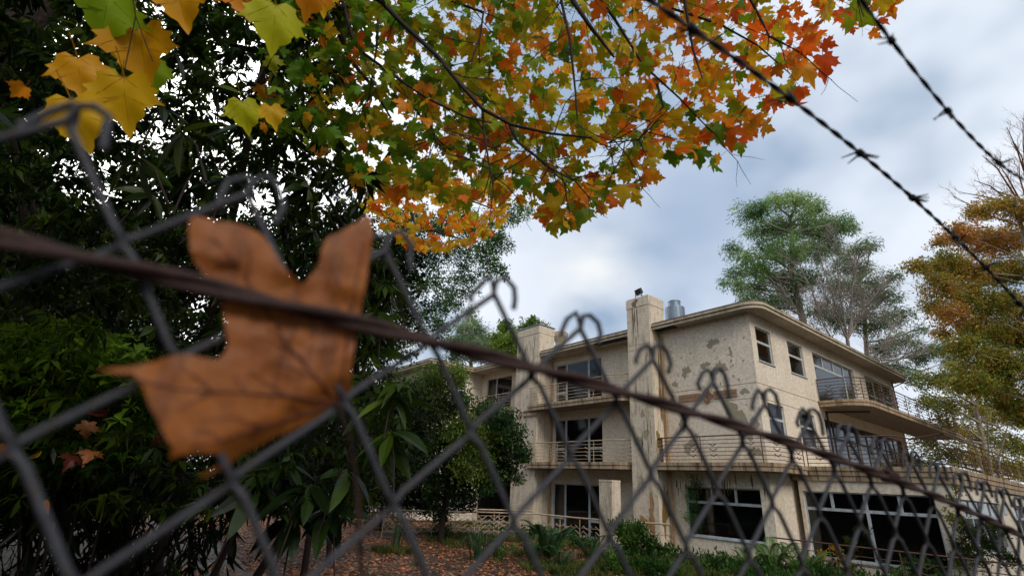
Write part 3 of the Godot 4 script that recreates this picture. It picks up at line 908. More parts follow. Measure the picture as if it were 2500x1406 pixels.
func barbed(d: float, hfun: Callable, s0: float, s1: float, barbs: Array, label: String) -> void:
	var h := func(s: float) -> float: return (hfun as Callable).call(s)
	var t := base("barbed_wire", fp(2.0, float(h.call(2.0)), d))
	tag(t, label, "barbed wire", "barbed wires above the fence")
	var k := 0.19 / d
	var r := 0.00135 if d > 0.15 else 0.00105
	for ph in 2:
		var pts := PackedVector3Array()
		var cnt := 420
		for i in cnt:
			var s := lerpf(s0, s1, float(i) / (cnt - 1))
			var a := s * d * TAU / 0.062 + PI * ph
			pts.append(fp(s, float(h.call(s)), d) + (Vector3.UP * cos(a) + FN * sin(a)) * r * 0.95)
		var m := MB.new()
		m.tube(pts, r, 6)
		put("strand", m, M.barb, t)
	for b in barbs:
		var c := fp(b, float(h.call(b)), d)
		var tan := (fp(b + 0.05, float(h.call(b + 0.05)), d) - c).normalized()
		var u := tan.cross(FN).normalized()
		var w := tan.cross(u)
		var m := MB.new()
		for e in 2:
			# each short wire wraps the strands and sticks out on both sides
			var ph := rf(0, TAU)
			var pts := PackedVector3Array()
			var len_ := r * rf(12.0, 15.0)
			var wr := r * 2.5
			var d0 := u * cos(ph) + w * sin(ph)
			pts.append(c + tan * (e - 0.9) * r * 3.4 + (d0 + tan * rf(-0.35, 0.35)) * len_)
			for i in 15:
				var a := ph + 0.4 + i * TAU / 7.5
				pts.append(c + tan * ((e - 0.75) * 3.0 + i * 0.20) * r + (u * cos(a) + w * sin(a)) * wr)
			var a2 := ph + 0.4 + 14 * TAU / 7.5
			var d1 := u * cos(a2 + 0.3) + w * sin(a2 + 0.3)
			pts.append(c + tan * (e * 3.0) * r + (d1 + tan * rf(-0.35, 0.35)) * len_)
			var rad := []
			for i in pts.size():
				rad.append(r * (0.45 if i == 0 or i == pts.size() - 1 else 0.95))
			m.tube(pts, rad, 6)
		put("barb", m, M.barb, t)

func dead_leaf() -> void:
	var out := [[822, 985], [840, 970], [856, 950], [861, 870], [872, 800], [893, 700], [905, 610], [909, 560], [905, 530], [893, 527], [870, 543], [840, 560], [815, 572], [795, 585], [783, 610], [778, 645], [755, 675], [735, 692], [712, 672], [690, 648], [665, 610], [645, 580], [615, 560], [575, 545], [525, 540], [490, 530], [468, 528], [461, 550], [462, 600], [470, 630], [488, 660], [512, 692], [532, 715], [541, 760], [549, 800], [555, 840], [548, 862], [527, 879], [500, 873], [470, 868], [430, 866], [390, 878], [335, 893], [290, 897], [232, 905], [285, 910], [325, 914], [348, 948], [362, 985], [378, 1015], [392, 1050], [405, 1070], [420, 1090], [413, 1118], [440, 1110], [480, 1104], [520, 1108], [548, 1116], [535, 1135], [482, 1166], [545, 1142], [585, 1112], [640, 1084], [700, 1056], [760, 1024]]
	var poly := PackedVector2Array()
	var no := out.size()
	for i in no:
		var a0 := Vector2(out[(i + no - 1) % no][0], out[(i + no - 1) % no][1])
		var a1 := Vector2(out[i][0], out[i][1])
		var a2 := Vector2(out[(i + 1) % no][0], out[(i + 1) % no][1])
		var a3 := Vector2(out[(i + 2) % no][0], out[(i + 2) % no][1])
		poly.append(a1)
		for t in [0.33, 0.66]:
			poly.append(a1.cubic_interpolate(a2, a0.lerp(a1, 0.4), a3.lerp(a2, 0.4), t) + Vector2(rf(-2.2, 2.2), rf(-2.2, 2.2)))
	var pts := PackedVector2Array(poly)
	for y in range(530, 1180, 18):
		for x in range(230, 915, 18):
			var p := Vector2(x + (9 if (y / 18) % 2 else 0), y)
			if Geometry2D.is_point_in_polygon(p, poly):
				var near := 1e9
				for i in poly.size():
					near = minf(near, p.distance_to(Geometry2D.get_closest_point_to_segment(p, poly[i], poly[(i + 1) % poly.size()])))
				if near > 8:
					pts.append(p)
	var wob := noise(77, 0.006, 2)
	var veins := [[[822, 985], [780, 930], [700, 840], [640, 745], [575, 640], [500, 560]], [[822, 985], [838, 900], [850, 800], [870, 680], [895, 560]], [[822, 985], [700, 965], [600, 960], [520, 955], [430, 950], [330, 925], [260, 906]], [[822, 985], [740, 1010], [640, 1040], [540, 1075], [440, 1100]], [[700, 840], [735, 780], [740, 720]], [[640, 745], [580, 725]], [[600, 960], [560, 900]], [[640, 1040], [560, 1020], [470, 1030]], [[850, 800], [810, 720]], [[780, 930], [720, 900], [640, 880]], [[740, 875], [660, 830], [590, 815]], [[700, 840], [610, 770], [560, 765]], [[675, 800], [700, 740], [700, 690]], [[575, 640], [530, 640], [500, 620]], [[600, 690], [610, 630], [600, 580]], [[844, 860], [870, 800]], [[858, 760], [880, 700]], [[858, 760], [825, 690], [800, 640]], [[700, 965], [640, 930], [600, 900]], [[520, 955], [470, 915], [430, 890]], [[520, 955], [460, 985], [420, 1010]], [[740, 1010], [700, 985]], [[640, 1040], [600, 1075]], [[540, 1075], [500, 1050], [460, 1055]], [[740, 1010], [700, 1040]]]
	# depth of the blade: tucked behind the lower wire, in front of the upper one, lobes curling
	var dep := func(p: Vector2) -> float:
		# the wire that holds the lower edge runs from (590, 1160) up to (850, 1000)
		var k := smoothstep(-120.0, -20.0, p.y + 0.615 * (p.x - 590.0) - 1160.0) * smoothstep(440.0, 600.0, p.x)
		var d := 0.2393 + 0.0092 * k
		d += wob.get_noise_2d(p.x, p.y) * 0.0022
		d -= clampf((560.0 - p.x) / 330.0, 0, 1) * 0.004 * sin(p.y * 0.02)
		var near := 1e9
		for v in veins:
			for i in v.size() - 1:
				near = minf(near, p.distance_to(Geometry2D.get_closest_point_to_segment(p, Vector2(v[i][0], v[i][1]), Vector2(v[i + 1][0], v[i + 1][1]))))
		d += 0.0016 * (1.0 - exp(-near / 26.0)) - 0.001
		return maxf(d, 0.2415 if absf(p.y - (575 + p.x * 0.243)) < 60 else 0.2385)
	var tr := Geometry2D.triangulate_delaunay(pts)
	var v := PackedVector3Array()
	for p in pts:
		v.append(fpx(p.x, p.y, float(dep.call(p))))
	var nn := PackedVector3Array()
	nn.resize(v.size())
	var ix := PackedInt32Array()
	for i in range(0, tr.size(), 3):
		var a := pts[tr[i]]; var b := pts[tr[i + 1]]; var c := pts[tr[i + 2]]
		if not Geometry2D.is_point_in_polygon((a + b + c) / 3, poly):
			continue
		var q := [tr[i], tr[i + 1], tr[i + 2]]
		var m := (v[q[1]] - v[q[0]]).cross(v[q[2]] - v[q[0]])
		if m.dot(FN) > 0:
			q = [tr[i], tr[i + 2], tr[i + 1]]
			m = -m
		for e in q:
			nn[e] += m
		ix.append(q[0]); ix.append(q[2]); ix.append(q[1])
	for i in nn.size():
		nn[i] = nn[i].normalized()
	var arr := []
	arr.resize(Mesh.ARRAY_MAX)
	arr[Mesh.ARRAY_VERTEX] = v
	arr[Mesh.ARRAY_NORMAL] = nn
	arr[Mesh.ARRAY_INDEX] = ix
	var am := ArrayMesh.new()
	am.add_surface_from_arrays(Mesh.PRIMITIVE_TRIANGLES, arr)
	var o := base("dead_leaf", fpx(822, 985, 0.243))
	tag(o, "big brown dried maple leaf caught in the wire mesh behind the rusty wire", "leaf")
	put("blade", am, M.dead, o)
	var first := true
	for q in veins:
		var pp := PackedVector3Array()
		var rad := []
		for i in q.size() - 1:
			for j in 4:
				var p := Vector2(q[i][0], q[i][1]).lerp(Vector2(q[i + 1][0], q[i + 1][1]), j / 4.0)
				pp.append(fpx(p.x, p.y, float(dep.call(p)) - 0.0002))
				rad.append((0.00075 if q.size() > 3 else 0.00042) * (1.0 - 0.75 * (i + j / 4.0) / (q.size() - 1.0)))
		var m := MB.new()
		m.tube(pp, rad, 5)
		put("vein", m, M.vein, o)
	var st := MB.new()
	var sp := PackedVector3Array()
	for q in [[822, 985], [838, 1030], [856, 1090], [866, 1150], [872, 1220], [878, 1300], [884, 1420]]:
		sp.append(fpx(q[0], q[1], 0.243 + 0.016 * clampf((q[1] - 985.0) / 150.0, 0, 1)))
	st.tube(sp, [0.0012, 0.0011, 0.0011, 0.0012, 0.0012, 0.0013, 0.0016], 7)
	put("stalk", st, M.rust, o)

# ---------- plants ----------
func maple_mesh(curl: float, fold: float, skew: float, broad := 0.0) -> ArrayMesh:
	var half := [[0.03, 0.02], [0.17, -0.07], [0.36, -0.03], [0.30, 0.09], [0.36, 0.15], [0.54, 0.20], [0.47, 0.27], [0.52, 0.36], [0.63, 0.45], [0.47, 0.43], [0.37, 0.50], [0.22, 0.41], [0.20, 0.48], [0.28, 0.60], [0.21, 0.69], [0.12, 0.72], [0.08, 0.85], [0.0, 1.0]]
	var pts := []
	for q in half:
		# a broad leaf has shallower bays
		var e := Vector2(q[0], q[1])
		var away := e - Vector2(0, 0.3)
		pts.append(e + away.normalized() * maxf(0.0, 0.46 - away.length()) * broad if q[0] > 0.1 else e)
	for i in range(half.size() - 2, -1, -1):
		pts.append(Vector2(-(pts[i] as Vector2).x * (1 + skew), (pts[i] as Vector2).y + skew * 0.1))
	var f := func(p: Vector2) -> Vector3:
		var z := -curl * (p - Vector2(0, 0.3)).length_squared() + fold * sqrt(p.x * p.x + 0.004)
		z += 0.035 * sin(p.x * 9 + p.y * 7) * (0.3 + p.length())
		return Vector3(p.x, p.y, z)
	var mb := MB.new()
	var put_v := func(p: Vector2) -> void:
		var o: Vector3 = f.call(p)
		var dx: Vector3 = f.call(p + Vector2(0.01, 0))
		var dy: Vector3 = f.call(p + Vector2(0, 0.01))
		mb.v.append(o)
		mb.n.append((dx - o).cross(dy - o).normalized())
		mb.c.append(Color(1, 1, 1))
	var cc := Vector2(0, 0.3)
	put_v.call(cc)
	var k := pts.size()
	for q in pts:
		put_v.call(cc.lerp(q, 0.5))
	for q in pts:
		put_v.call(q)
	for i in k:
		var j := (i + 1) % k
		for e in [0, 1 + j, 1 + i, 1 + i, 1 + j, 1 + k + i, 1 + j, 1 + k + j, 1 + k + i]:
			mb.ix.append(e)
	# veins and petiole
	mb.col = Color(0.74, 0.66, 0.6)
	for q in [[0.0, 0.95], [0.48, 0.42], [-0.48, 0.42], [0.30, 0.0], [-0.30, 0.0]]:
		var line := PackedVector3Array()
		for t in 4:
			line.append((f.call(Vector2(q[0], q[1]) * (0.02 + t / 3.0 * 0.9)) as Vector3) + Vector3(0, 0, 0.003))
		mb.tube(line, [0.006, 0.005, 0.004, 0.002], 3, false)
	mb.tube(PackedVector3Array([Vector3(0, 0.02, 0), Vector3(0.02, -0.2, 0.03), Vector3(0.05, -0.45, 0.12)]), 0.011, 3, false)
	return mb.mesh()
func lance_mesh(w: float, droop: float, bend := 0.12) -> ArrayMesh:
	# long leaf along +y: two halves folded at the midrib, bending over
	var mb := MB.new()
	var prof := [[0.0, 0.03], [0.14, 0.55], [0.35, 0.95], [0.55, 1.0], [0.78, 0.68], [0.92, 0.3], [1.0, 0.02]]
	var l := PackedVector3Array(); var c := PackedVector3Array(); var r := PackedVector3Array()
	for q in prof:
		var y: float = q[0]
		var z := -droop * y * y
		c.append(Vector3(0, y, z))
		l.append(Vector3(-q[1] * w * 0.5, y, z + bend * q[1] * w))
		r.append(Vector3(q[1] * w * 0.5, y, z + bend * q[1] * w))
	for i in prof.size() - 1:
		mb.quad(l[i], c[i], c[i + 1], l[i + 1])
		mb.quad(c[i], r[i], r[i + 1], c[i + 1])
	return mb.mesh()
func spray_mesh(k: int, l: float, w: float, hang: float, seed_: int) -> ArrayMesh:
	# a tuft of small leaves of unit radius
	var r2 := RandomNumberGenerator.new()
	r2.seed = seed_
	var mb := MB.new()
	for i in k:
		var d := Vector3(r2.randfn(0, 1), r2.randfn(0, 1), r2.randfn(0, 1)).normalized()
		var o := d * (r2.randf() ** 0.5) * 0.9
		var dir := (d * 0.6 + Vector3(r2.randfn(0, 0.4), r2.randfn(0, 0.4) - hang, r2.randfn(0, 0.4))).normalized()
		var s := dir.cross(Vector3(r2.randfn(0, 1), r2.randfn(0, 1), r2.randfn(0, 1))).normalized()
		var g := r2.randf_range(0.72, 1.2)
		mb.col = Color(g, g, g)
		mb.leaf(o, dir, s, l * r2.randf_range(0.7, 1.3), w * r2.randf_range(0.7, 1.2))
	return mb.mesh()
func whorl_mesh(k: int, w: float, seed_: int, fall := 0.5) -> ArrayMesh:
	# a ring of long leaves round a shoot along +y, leaves of unit length
	var r2 := RandomNumberGenerator.new()
	r2.seed = seed_
	var mb := MB.new()
	for i in k:
		var a := TAU * i / k + r2.randfn(0, 0.3)
		var out := Vector3(cos(a), 0, sin(a))
		var dir := (out + Vector3.UP * (r2.randf_range(-0.6, 0.6) - fall)).normalized()
		var s := dir.cross(Vector3.UP).normalized()
		var g := r2.randf_range(0.75, 1.2)
		mb.col = Color(g, g, g)
		mb.leaf(out * 0.03 + Vector3.UP * r2.randf_range(-0.12, 0.05), dir, s, r2.randf_range(0.75, 1.1), w * r2.randf_range(0.8, 1.15), 0.18)
	mb.col = Color(0.9, 0.6, 0.4)
	mb.tube(PackedVector3Array([Vector3(0, 0.05, 0), Vector3(0.03, -0.5, 0.02), Vector3(0.0, -1.1, 0.06)]), 0.022, 4, false)
	return mb.mesh()
func frame(dir: Vector3, nrm: Vector3) -> Basis:
	var y := dir.normalized()
	var x := y.cross(nrm).normalized()
	return Basis(x, y, x.cross(y))
func pick(a: Array, k: float) -> Color:
	var f := clampf(k, 0, 0.9999) * (a.size() - 1)
	return (a[int(f)] as Color).lerp(a[int(f) + 1], f - int(f))
func jit(c: Color, k := 0.2) -> Color:
	var g := 1.0 + rf(-k, k)
	return Color(c.r * g * rf(0.92, 1.08), c.g * g, c.b * g * rf(0.85, 1.15))

# limbs from a trunk, then tufts of leaves round the clump centres; clumps are [x, y, r] in pixels of the photograph at distance d
func tree(called: String, label: String, cat: String, d: float, dd: float, trunk: Array, tr: float, clumps: Array, mesh: Mesh, size: float, per: float, cols: Array, mat: Material, bark: Material, flat := 0.8, group := "", limb_r := 0.35) -> Node3D:
	var mesh_wide := called == "eucalyptus_tree"
	var pts := PackedVector3Array()
	for q in trunk:
		pts.append(at(q[0], q[1], d))
	pts[0].y = minf(pts[0].y, G - 0.05)
	var o := base(called, pts[0])
	tag(o, label, cat, group)
	var rad := []
	for i in pts.size():
		rad.append(tr * (1.0 - 0.7 * i / maxf(1, pts.size() - 1)))
	var m := MB.new()
	m.tube(pts, rad, 9)
	put("trunk", m, bark, o)
	var xf := []
	var cl := []
	for q in clumps:
		var c := at(q[0], q[1], d + rf(-dd, dd))
		var r: float = q[2] * d / FOC * (1.08 if mesh_wide else 1.0)
		# limb to the clump from the nearest lower point of the trunk
		var best := pts[pts.size() - 1]
		for i in range(1, 40):
			var p := along(pts, length_of(pts) * i / 40.0)
			if p.y < c.y - r * 0.4 and (p - c).length() < (best - c).length() * 1.15:
				best = p
		var mid := best.lerp(c, 0.5) + Vector3(rf(-0.1, 0.1), rf(-0.12, 0.05), rf(-0.1, 0.1)) * best.distance_to(c)
		var lb := MB.new()
		lb.tube(PackedVector3Array([best, best.lerp(mid, 0.5) + rdir() * 0.03 * r, mid, mid.lerp(c, 0.5) + rdir() * 0.06 * r, c]), [tr * limb_r, tr * limb_r * 0.8, tr * limb_r * 0.6, tr * limb_r * 0.4, tr * limb_r * 0.2], 5, false)
		for k in 7:
			var e := c + rdir() * r * 0.85
			lb.tube(PackedVector3Array([mid.lerp(c, rf(0.3, 1.0)), c.lerp(e, 0.5) + rdir() * r * 0.12, e]), [tr * limb_r * 0.3, tr * limb_r * 0.18, tr * limb_r * 0.08], 4, false)
		put("branch", lb, bark, o)
		var cnt := int(per * q[2] * q[2] / 35.0)
		var tone := rf(-0.22, 0.22)
		for k in cnt:
			var u := rdir()
			var p := c + u * Vector3(1, flat, 1) * r * pow(rng.randf(), 0.42) * (rf(0.75, 1.1) if k % 6 else rf(1.0, 1.55))
			xf.append(Transform3D(Basis.from_euler(Vector3(rf(-0.5, 0.5), rf(0, TAU), rf(-0.5, 0.5))).scaled(Vector3.ONE * size * rf(0.7, 1.3)), p))
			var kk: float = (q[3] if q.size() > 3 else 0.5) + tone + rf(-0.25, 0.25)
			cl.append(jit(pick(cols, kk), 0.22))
	many("crown", mesh, mat, xf, cl, o)
	return o

func twigs(mb: MB, p: Vector3, dir: Vector3, l: float, r: float, depth: int, kids: int, spread: float, up: float) -> void:
	var q := p
	var pts := PackedVector3Array([p])
	var d := dir
	for i in 3:
		d = (d + rdir() * 0.22 + Vector3.UP * up).normalized()
		q += d * l / 3.0
		pts.append(q)
	mb.tube(pts, [r, r * 0.85, r * 0.7, r * 0.5], 6 if depth > 3 else 3, false)
	if depth <= 0:
		return
	for k in kids:
		var t := rf(0.35, 1.0)
		var b := along(pts, l * t)
		twigs(mb, b, (d + rdir() * spread).normalized(), l * rf(0.5, 0.75), r * 0.5, depth - 1, kids, spread, up)

func far_trees() -> void:
	var euc := spray_mesh(16, 0.75, 0.16, 0.75, 1)
	var star := spray_mesh(16, 0.5, 0.34, 0.2, 2)
	var olive := [lin(0.34, 0.47, 0.26), lin(0.50, 0.63, 0.36), lin(0.66, 0.74, 0.46)]
	tree("eucalyptus_tree", "tall grey green gum tree rising behind the roof of the hotel", "tree", 46, 2.5,
		[[1985, 1120], [1965, 800], [1940, 690], [1935, 600], [1930, 530]], 0.38,
		[[1830, 520, 32, 0.45], [1862, 505, 26], [1895, 492, 30, 0.7], [1945, 490, 34, 0.7], [1990, 505, 30, 0.6], [2015, 540, 28], [1850, 560, 30], [1895, 555, 40], [1950, 550, 46], [2000, 570, 34], [2050, 545, 30], [2075, 555, 18, 0.6], [1875, 610, 36, 0.4], [1930, 610, 48, 0.4], [1985, 615, 36, 0.35], [1785, 605, 22, 0.4], [1815, 625, 24], [1845, 650, 34], [1800, 665, 26], [1770, 690, 12], [1800, 695, 20], [1840, 705, 32, 0.4], [1880, 680, 40, 0.4], [1930, 680, 40, 0.3], [1875, 735, 34, 0.4], [1815, 730, 18], [1920, 730, 40, 0.3], [1975, 680, 40, 0.25], [2030, 600, 30, 0.4]],
		euc, 0.46, 2.3, olive, M.far, M.grey_bark, 0.72, "gum trees behind the hotel")
	tree("eucalyptus_tree", "duller gum tree half hidden by the leafless grey tree behind the roof", "tree", 50, 3,
		[[2120, 1150], [2120, 900], [2110, 760], [2100, 690]], 0.32,
		[[2070, 620, 22], [2100, 605, 24], [2128, 600, 18], [2060, 650, 34], [2105, 655, 30], [2130, 690, 26, 0.35], [2180, 675, 24, 0.4], [2060, 700, 40, 0.3], [2110, 730, 40, 0.25], [2165, 720, 34, 0.3], [2010, 760, 40, 0.3], [2060, 780, 44, 0.3], [2130, 790, 44, 0.35], [2190, 770, 34, 0.4], [2150, 850, 40, 0.4], [2210, 830, 32, 0.45], [2250, 870, 30, 0.5], [2190, 900, 34, 0.5], [2290, 850, 30, 0.5], [2320, 880, 24, 0.5], [2255, 800, 16], [2230, 920, 26]],
		euc, 0.48, 2.1, [lin(0.34, 0.42, 0.26), lin(0.47, 0.55, 0.37), lin(0.60, 0.64, 0.46)], M.far, M.grey_bark, 0.7, "gum trees behind the hotel")
	# leafless grey tree
	var bp := at(2080, 1130, 43)
	bp.y = G - 0.05
	var bt := base("leafless_tree", bp)
	tag(bt, "leafless tree with a haze of pale grey twigs in front of the gum trees", "tree")
	var tk := MB.new()
	var jn := [at(2085, 940, 43), at(2070, 830, 43)]
	tk.tube(PackedVector3Array([bp, jn[0], jn[1]]), [0.28, 0.2, 0.15], 8)
	put("trunk", tk, M.grey_bark, bt)
	for q in [[1900, 690, 0], [1950, 640, 0], [2000, 610, 1], [2040, 590, 1], [2090, 640, 1], [2150, 700, 1], [1870, 760, 0], [2200, 780, 0], [2240, 860, 0], [1930, 790, 0], [2010, 720, 1], [2120, 760, 1]]:
		var e := at(q[0], q[1], 43 + rf(-2, 2))
		var s: Vector3 = jn[q[2]]
		var mb := MB.new()
		var mid := s.lerp(e, 0.55) + rdir() * 0.5
		var lp := PackedVector3Array([s, s.lerp(mid, 0.5) + rdir() * 0.2, mid, e.lerp(mid, 0.4) + rdir() * 0.2, e])
		mb.tube(lp, [0.10, 0.08, 0.06, 0.045, 0.03], 6, false)
		put("branch", mb, M.grey_bark, bt)
		var tw := MB.new()
		for k in 30:
			var t := rf(0.25, 1.0)
			var p := along(lp, length_of(lp) * t)
			twigs(tw, p, ((e - s).normalized() + rdir() * 0.9).normalized(), rf(0.9, 1.9), 0.026, 3, 3, 0.75, 0.06)
		var o := put("twigs", tw, M.grey_bark, bt)
		o.set_meta("kind", "stuff")
	# trees on the right
	var aut := [lin(0.28, 0.38, 0.14), lin(0.48, 0.52, 0.18), lin(0.66, 0.57, 0.24), lin(0.78, 0.57, 0.28), lin(0.80, 0.52, 0.30)]
	tree("autumn_tree", "tall tree turning from green to orange beside the end of the hotel", "tree", 26, 2.5,
		[[2540, 1250], [2530, 900], [2515, 640], [2480, 480]], 0.2,
		[[2395, 515, 36, 0.72], [2450, 500, 34, 0.6], [2500, 520, 40, 0.5], [2345, 570, 36, 0.75], [2400, 590, 48, 0.68], [2460, 590, 50, 0.5], [2300, 590, 24, 0.5], [2310, 640, 38, 0.8], [2360, 660, 46, 0.72], [2420, 670, 50, 0.55], [2480, 660, 50, 0.4], [2275, 660, 26, 0.8], [2240, 650, 24, 0.45], [2300, 700, 40, 0.78], [2355, 720, 44, 0.65], [2420, 740, 50, 0.45], [2480, 750, 50, 0.3], [2275, 745, 28, 0.72], [2320, 770, 40, 0.6], [2380, 800, 50, 0.3], [2450, 820, 56, 0.2], [2510, 820, 50, 0.2], [2300, 815, 24, 0.5], [2350, 850, 40, 0.3], [2410, 880, 54, 0.2], [2480, 900, 56, 0.15], [2450, 960, 56, 0.15], [2500, 1000, 56, 0.1], [2380, 935, 40, 0.25]].map(func(q): return [q[0], q[1], q[2] * 1.04, 0.22 + 0.5 * q[3]]),
		star, 0.22, 3.2, aut, M.far, M.grey_bark, 0.75, "", 0.16)
	tree("yellow_green_tree", "yellowing tree lower down behind the terrace railing", "tree", 34, 3,
		[[2420, 1240], [2400, 1080], [2380, 980]], 0.3,
		[[2270, 930, 34, 0.45], [2320, 930, 38, 0.5], [2370, 940, 40, 0.55], [2420, 930, 40, 0.6], [2260, 980, 30, 0.4], [2310, 990, 40, 0.5], [2370, 1000, 44, 0.6], [2430, 1010, 44, 0.55], [2490, 1020, 44, 0.4], [2300, 1040, 36, 0.5], [2350, 1060, 44, 0.55], [2420, 1070, 46, 0.6], [2480, 1090, 46, 0.5], [2260, 1080, 34, 0.4], [2310, 1110, 40, 0.4], [2380, 1120, 44, 0.5], [2450, 1140, 46, 0.5], [2510, 1150, 40, 0.4], [2250, 1130, 34, 0.35], [2330, 900, 30, 0.7], [2240, 1040, 24, 0.35]],
		star, 0.26, 2.4, [lin(0.32, 0.38, 0.18), lin(0.52, 0.54, 0.24), lin(0.74, 0.68, 0.30), lin(0.80, 0.70, 0.3)], M.far, M.grey_bark, 0.75)
	# pale saplings by the terrace
	var sp := base("leafless_sapling", at(2420, 1230, 30) * Vector3(1, 0, 1) + Vector3.UP * G)
	tag(sp, "pale leafless saplings stem and twigs beside the terrace railing", "sapling")
	for q in [[2415, 1100, 2410, 960], [2440, 1120, 2470, 1010], [2390, 1110, 2340, 1000]]:
		var mb := MB.new()
		mb.tube(PackedVector3Array([at(2420, 1230, 30) * Vector3(1, 0, 1) + Vector3.UP * G, at(q[0], q[1], 30), at(q[2], q[3], 30)]), [0.07, 0.05, 0.02], 5, false)
		for k in 8:
			twigs(mb, at(lerpf(q[0], q[2], k / 8.0), lerpf(q[1], q[3], k / 8.0), 30), (RIGHT * rf(-1, 1) + UPV * rf(0.2, 1) + rdir() * 0.3).normalized(), rf(0.8, 1.5), 0.014, 1, 3, 0.6, 0.05)
		put("stem", mb, M.grey_bark, sp)
	# bare crown at the upper right
	var cr := base("bare_crowned_tree", at(2640, 1150, 29) * Vector3(1, 0, 1) + Vector3.UP * G)
	tag(cr, "fine orange brown bare twigs of a tree top at the right above the autumn tree", "tree")
	var tb := MB.new()
	tb.tube(PackedVector3Array([at(2640, 1150, 29) * Vector3(1, 0, 1) + Vector3.UP * G, at(2600, 700, 29), at(2530, 520, 29)]), [0.35, 0.22, 0.12], 7, false)
	put("trunk", tb, M.red_bark, cr)
	for q in [[2440, 400], [2480, 350], [2380, 440], [2350, 470], [2460, 310], [2500, 300], [2420, 460], [2490, 400], [2330, 480], [2400, 380]]:
		var mb := MB.new()
		var s := at(2530 + rf(-20, 20), 520 + rf(-20, 40), 29)
		var e := at(q[0], q[1], 29 + rf(-1, 1))
		var lp := PackedVector3Array([s, s.lerp(e, 0.4) + rdir() * 0.2, s.lerp(e, 0.75) + rdir() * 0.15, e])
		mb.tube(lp, [0.07, 0.05, 0.035, 0.015], 5, false)
		put("branch", mb, M.red_bark, cr)
		var tw := MB.new()
		for k in 9:
			twigs(tw, along(lp, length_of(lp) * rf(0.35, 1.0)), ((e - s).normalized() + rdir() * 0.7).normalized(), rf(0.5, 1.0), 0.013, 2, 3, 0.6, 0.04)
		put("twigs", tw, M.red_bark, cr).set_meta("kind", "stuff")
	# behind the left wing
	tree("pale_gum_tree", "slender pale gum tree behind the left wing of the hotel", "tree", 50, 2,
		[[1150, 1050], [1150, 900], [1148, 790]], 0.3,
		[[1145, 760, 18], [1150, 785, 24], [1130, 800, 22], [1165, 805, 26], [1140, 830, 30], [1180, 830, 26], [1120, 840, 26], [1160, 855, 34], [1195, 860, 26], [1100, 830, 20], [1110, 865, 26]],
		euc, 0.5, 2.4, [lin(0.36, 0.44, 0.32), lin(0.50, 0.58, 0.42), lin(0.62, 0.66, 0.48)], M.far, M.grey_bark, 0.8)
	tree("bright_green_tree", "bright yellow green tree behind the short left chimney", "tree", 46, 2,
		[[1250, 1050], [1245, 900], [1240, 830]], 0.3,
		[[1235, 800, 22, 0.5], [1215, 825, 22], [1250, 830, 30], [1225, 855, 30], [1265, 865, 26, 0.4], [1300, 795, 24, 0.35], [1320, 800, 18], [1280, 805, 18, 0.4], [1205, 850, 18], [1240, 875, 26]],
		star, 0.42, 3.2, [lin(0.26, 0.36, 0.12), lin(0.46, 0.56, 0.18), lin(0.62, 0.68, 0.25)], M.far, M.grey_bark, 0.8)
	tree("dark_leafed_tree", "dark green tree with star shaped leaves hanging between the shrubs and the sky", "tree", 16, 1.6,
		[[700, 1350], [800, 950], [930, 650], [1010, 520]], 0.14,
		[[960, 540, 50, 0.3], [1020, 560, 60, 0.3], [1090, 540, 56, 0.35], [1150, 550, 50, 0.3], [1200, 545, 44, 0.4], [1250, 520, 38, 0.4], [1285, 510, 28, 0.5], [1225, 590, 36, 0.3], [1180, 610, 46, 0.3], [1120, 620, 54, 0.3], [1050, 620, 54, 0.3], [990, 600, 50, 0.3], [1200, 650, 36, 0.35], [1225, 665, 20, 0.4], [1140, 680, 48, 0.35], [1070, 690, 50, 0.35], [1000, 690, 46, 0.35], [1100, 740, 44, 0.4], [1050, 760, 44, 0.45], [1000, 770, 46, 0.45], [1080, 800, 30, 0.55], [1030, 820, 34, 0.5], [980, 840, 40, 0.5], [1125, 715, 26, 0.45]],
		star, 0.15, 1.15, [lin(0.17, 0.31, 0.16), lin(0.30, 0.44, 0.20), lin(0.54, 0.58, 0.20)], M.far, M.bark, 0.85, "", 0.12)
	# dense dark trees that close the view at the left
	var k := 0
	for q in [["leaning over the path at the far left", 60], ["between the left edge and the bush", 300], ["behind the brown leaf", 560], ["nearest the terrace railing", 800]]:
		var x: float = q[1]
		var cs := []
		for i in 26:
			cs.append([x + rf(-190, 190), rf(560, 1200), rf(70, 110), rf(0.1, 0.5)])
		tree("evergreen_tree", "dark evergreen tree " + String(q[0]), "tree", 11 + k * 0.8, 1.2, [[x, 1400], [x + 20, 1000], [x - 10, 650]], 0.08, cs, star, 0.22, 0.55, [lin(0.06, 0.10, 0.04), lin(0.13, 0.19, 0.07), lin(0.26, 0.30, 0.10)], M.far, M.bark, 0.9, "dark evergreen trees at the left")
		k += 1

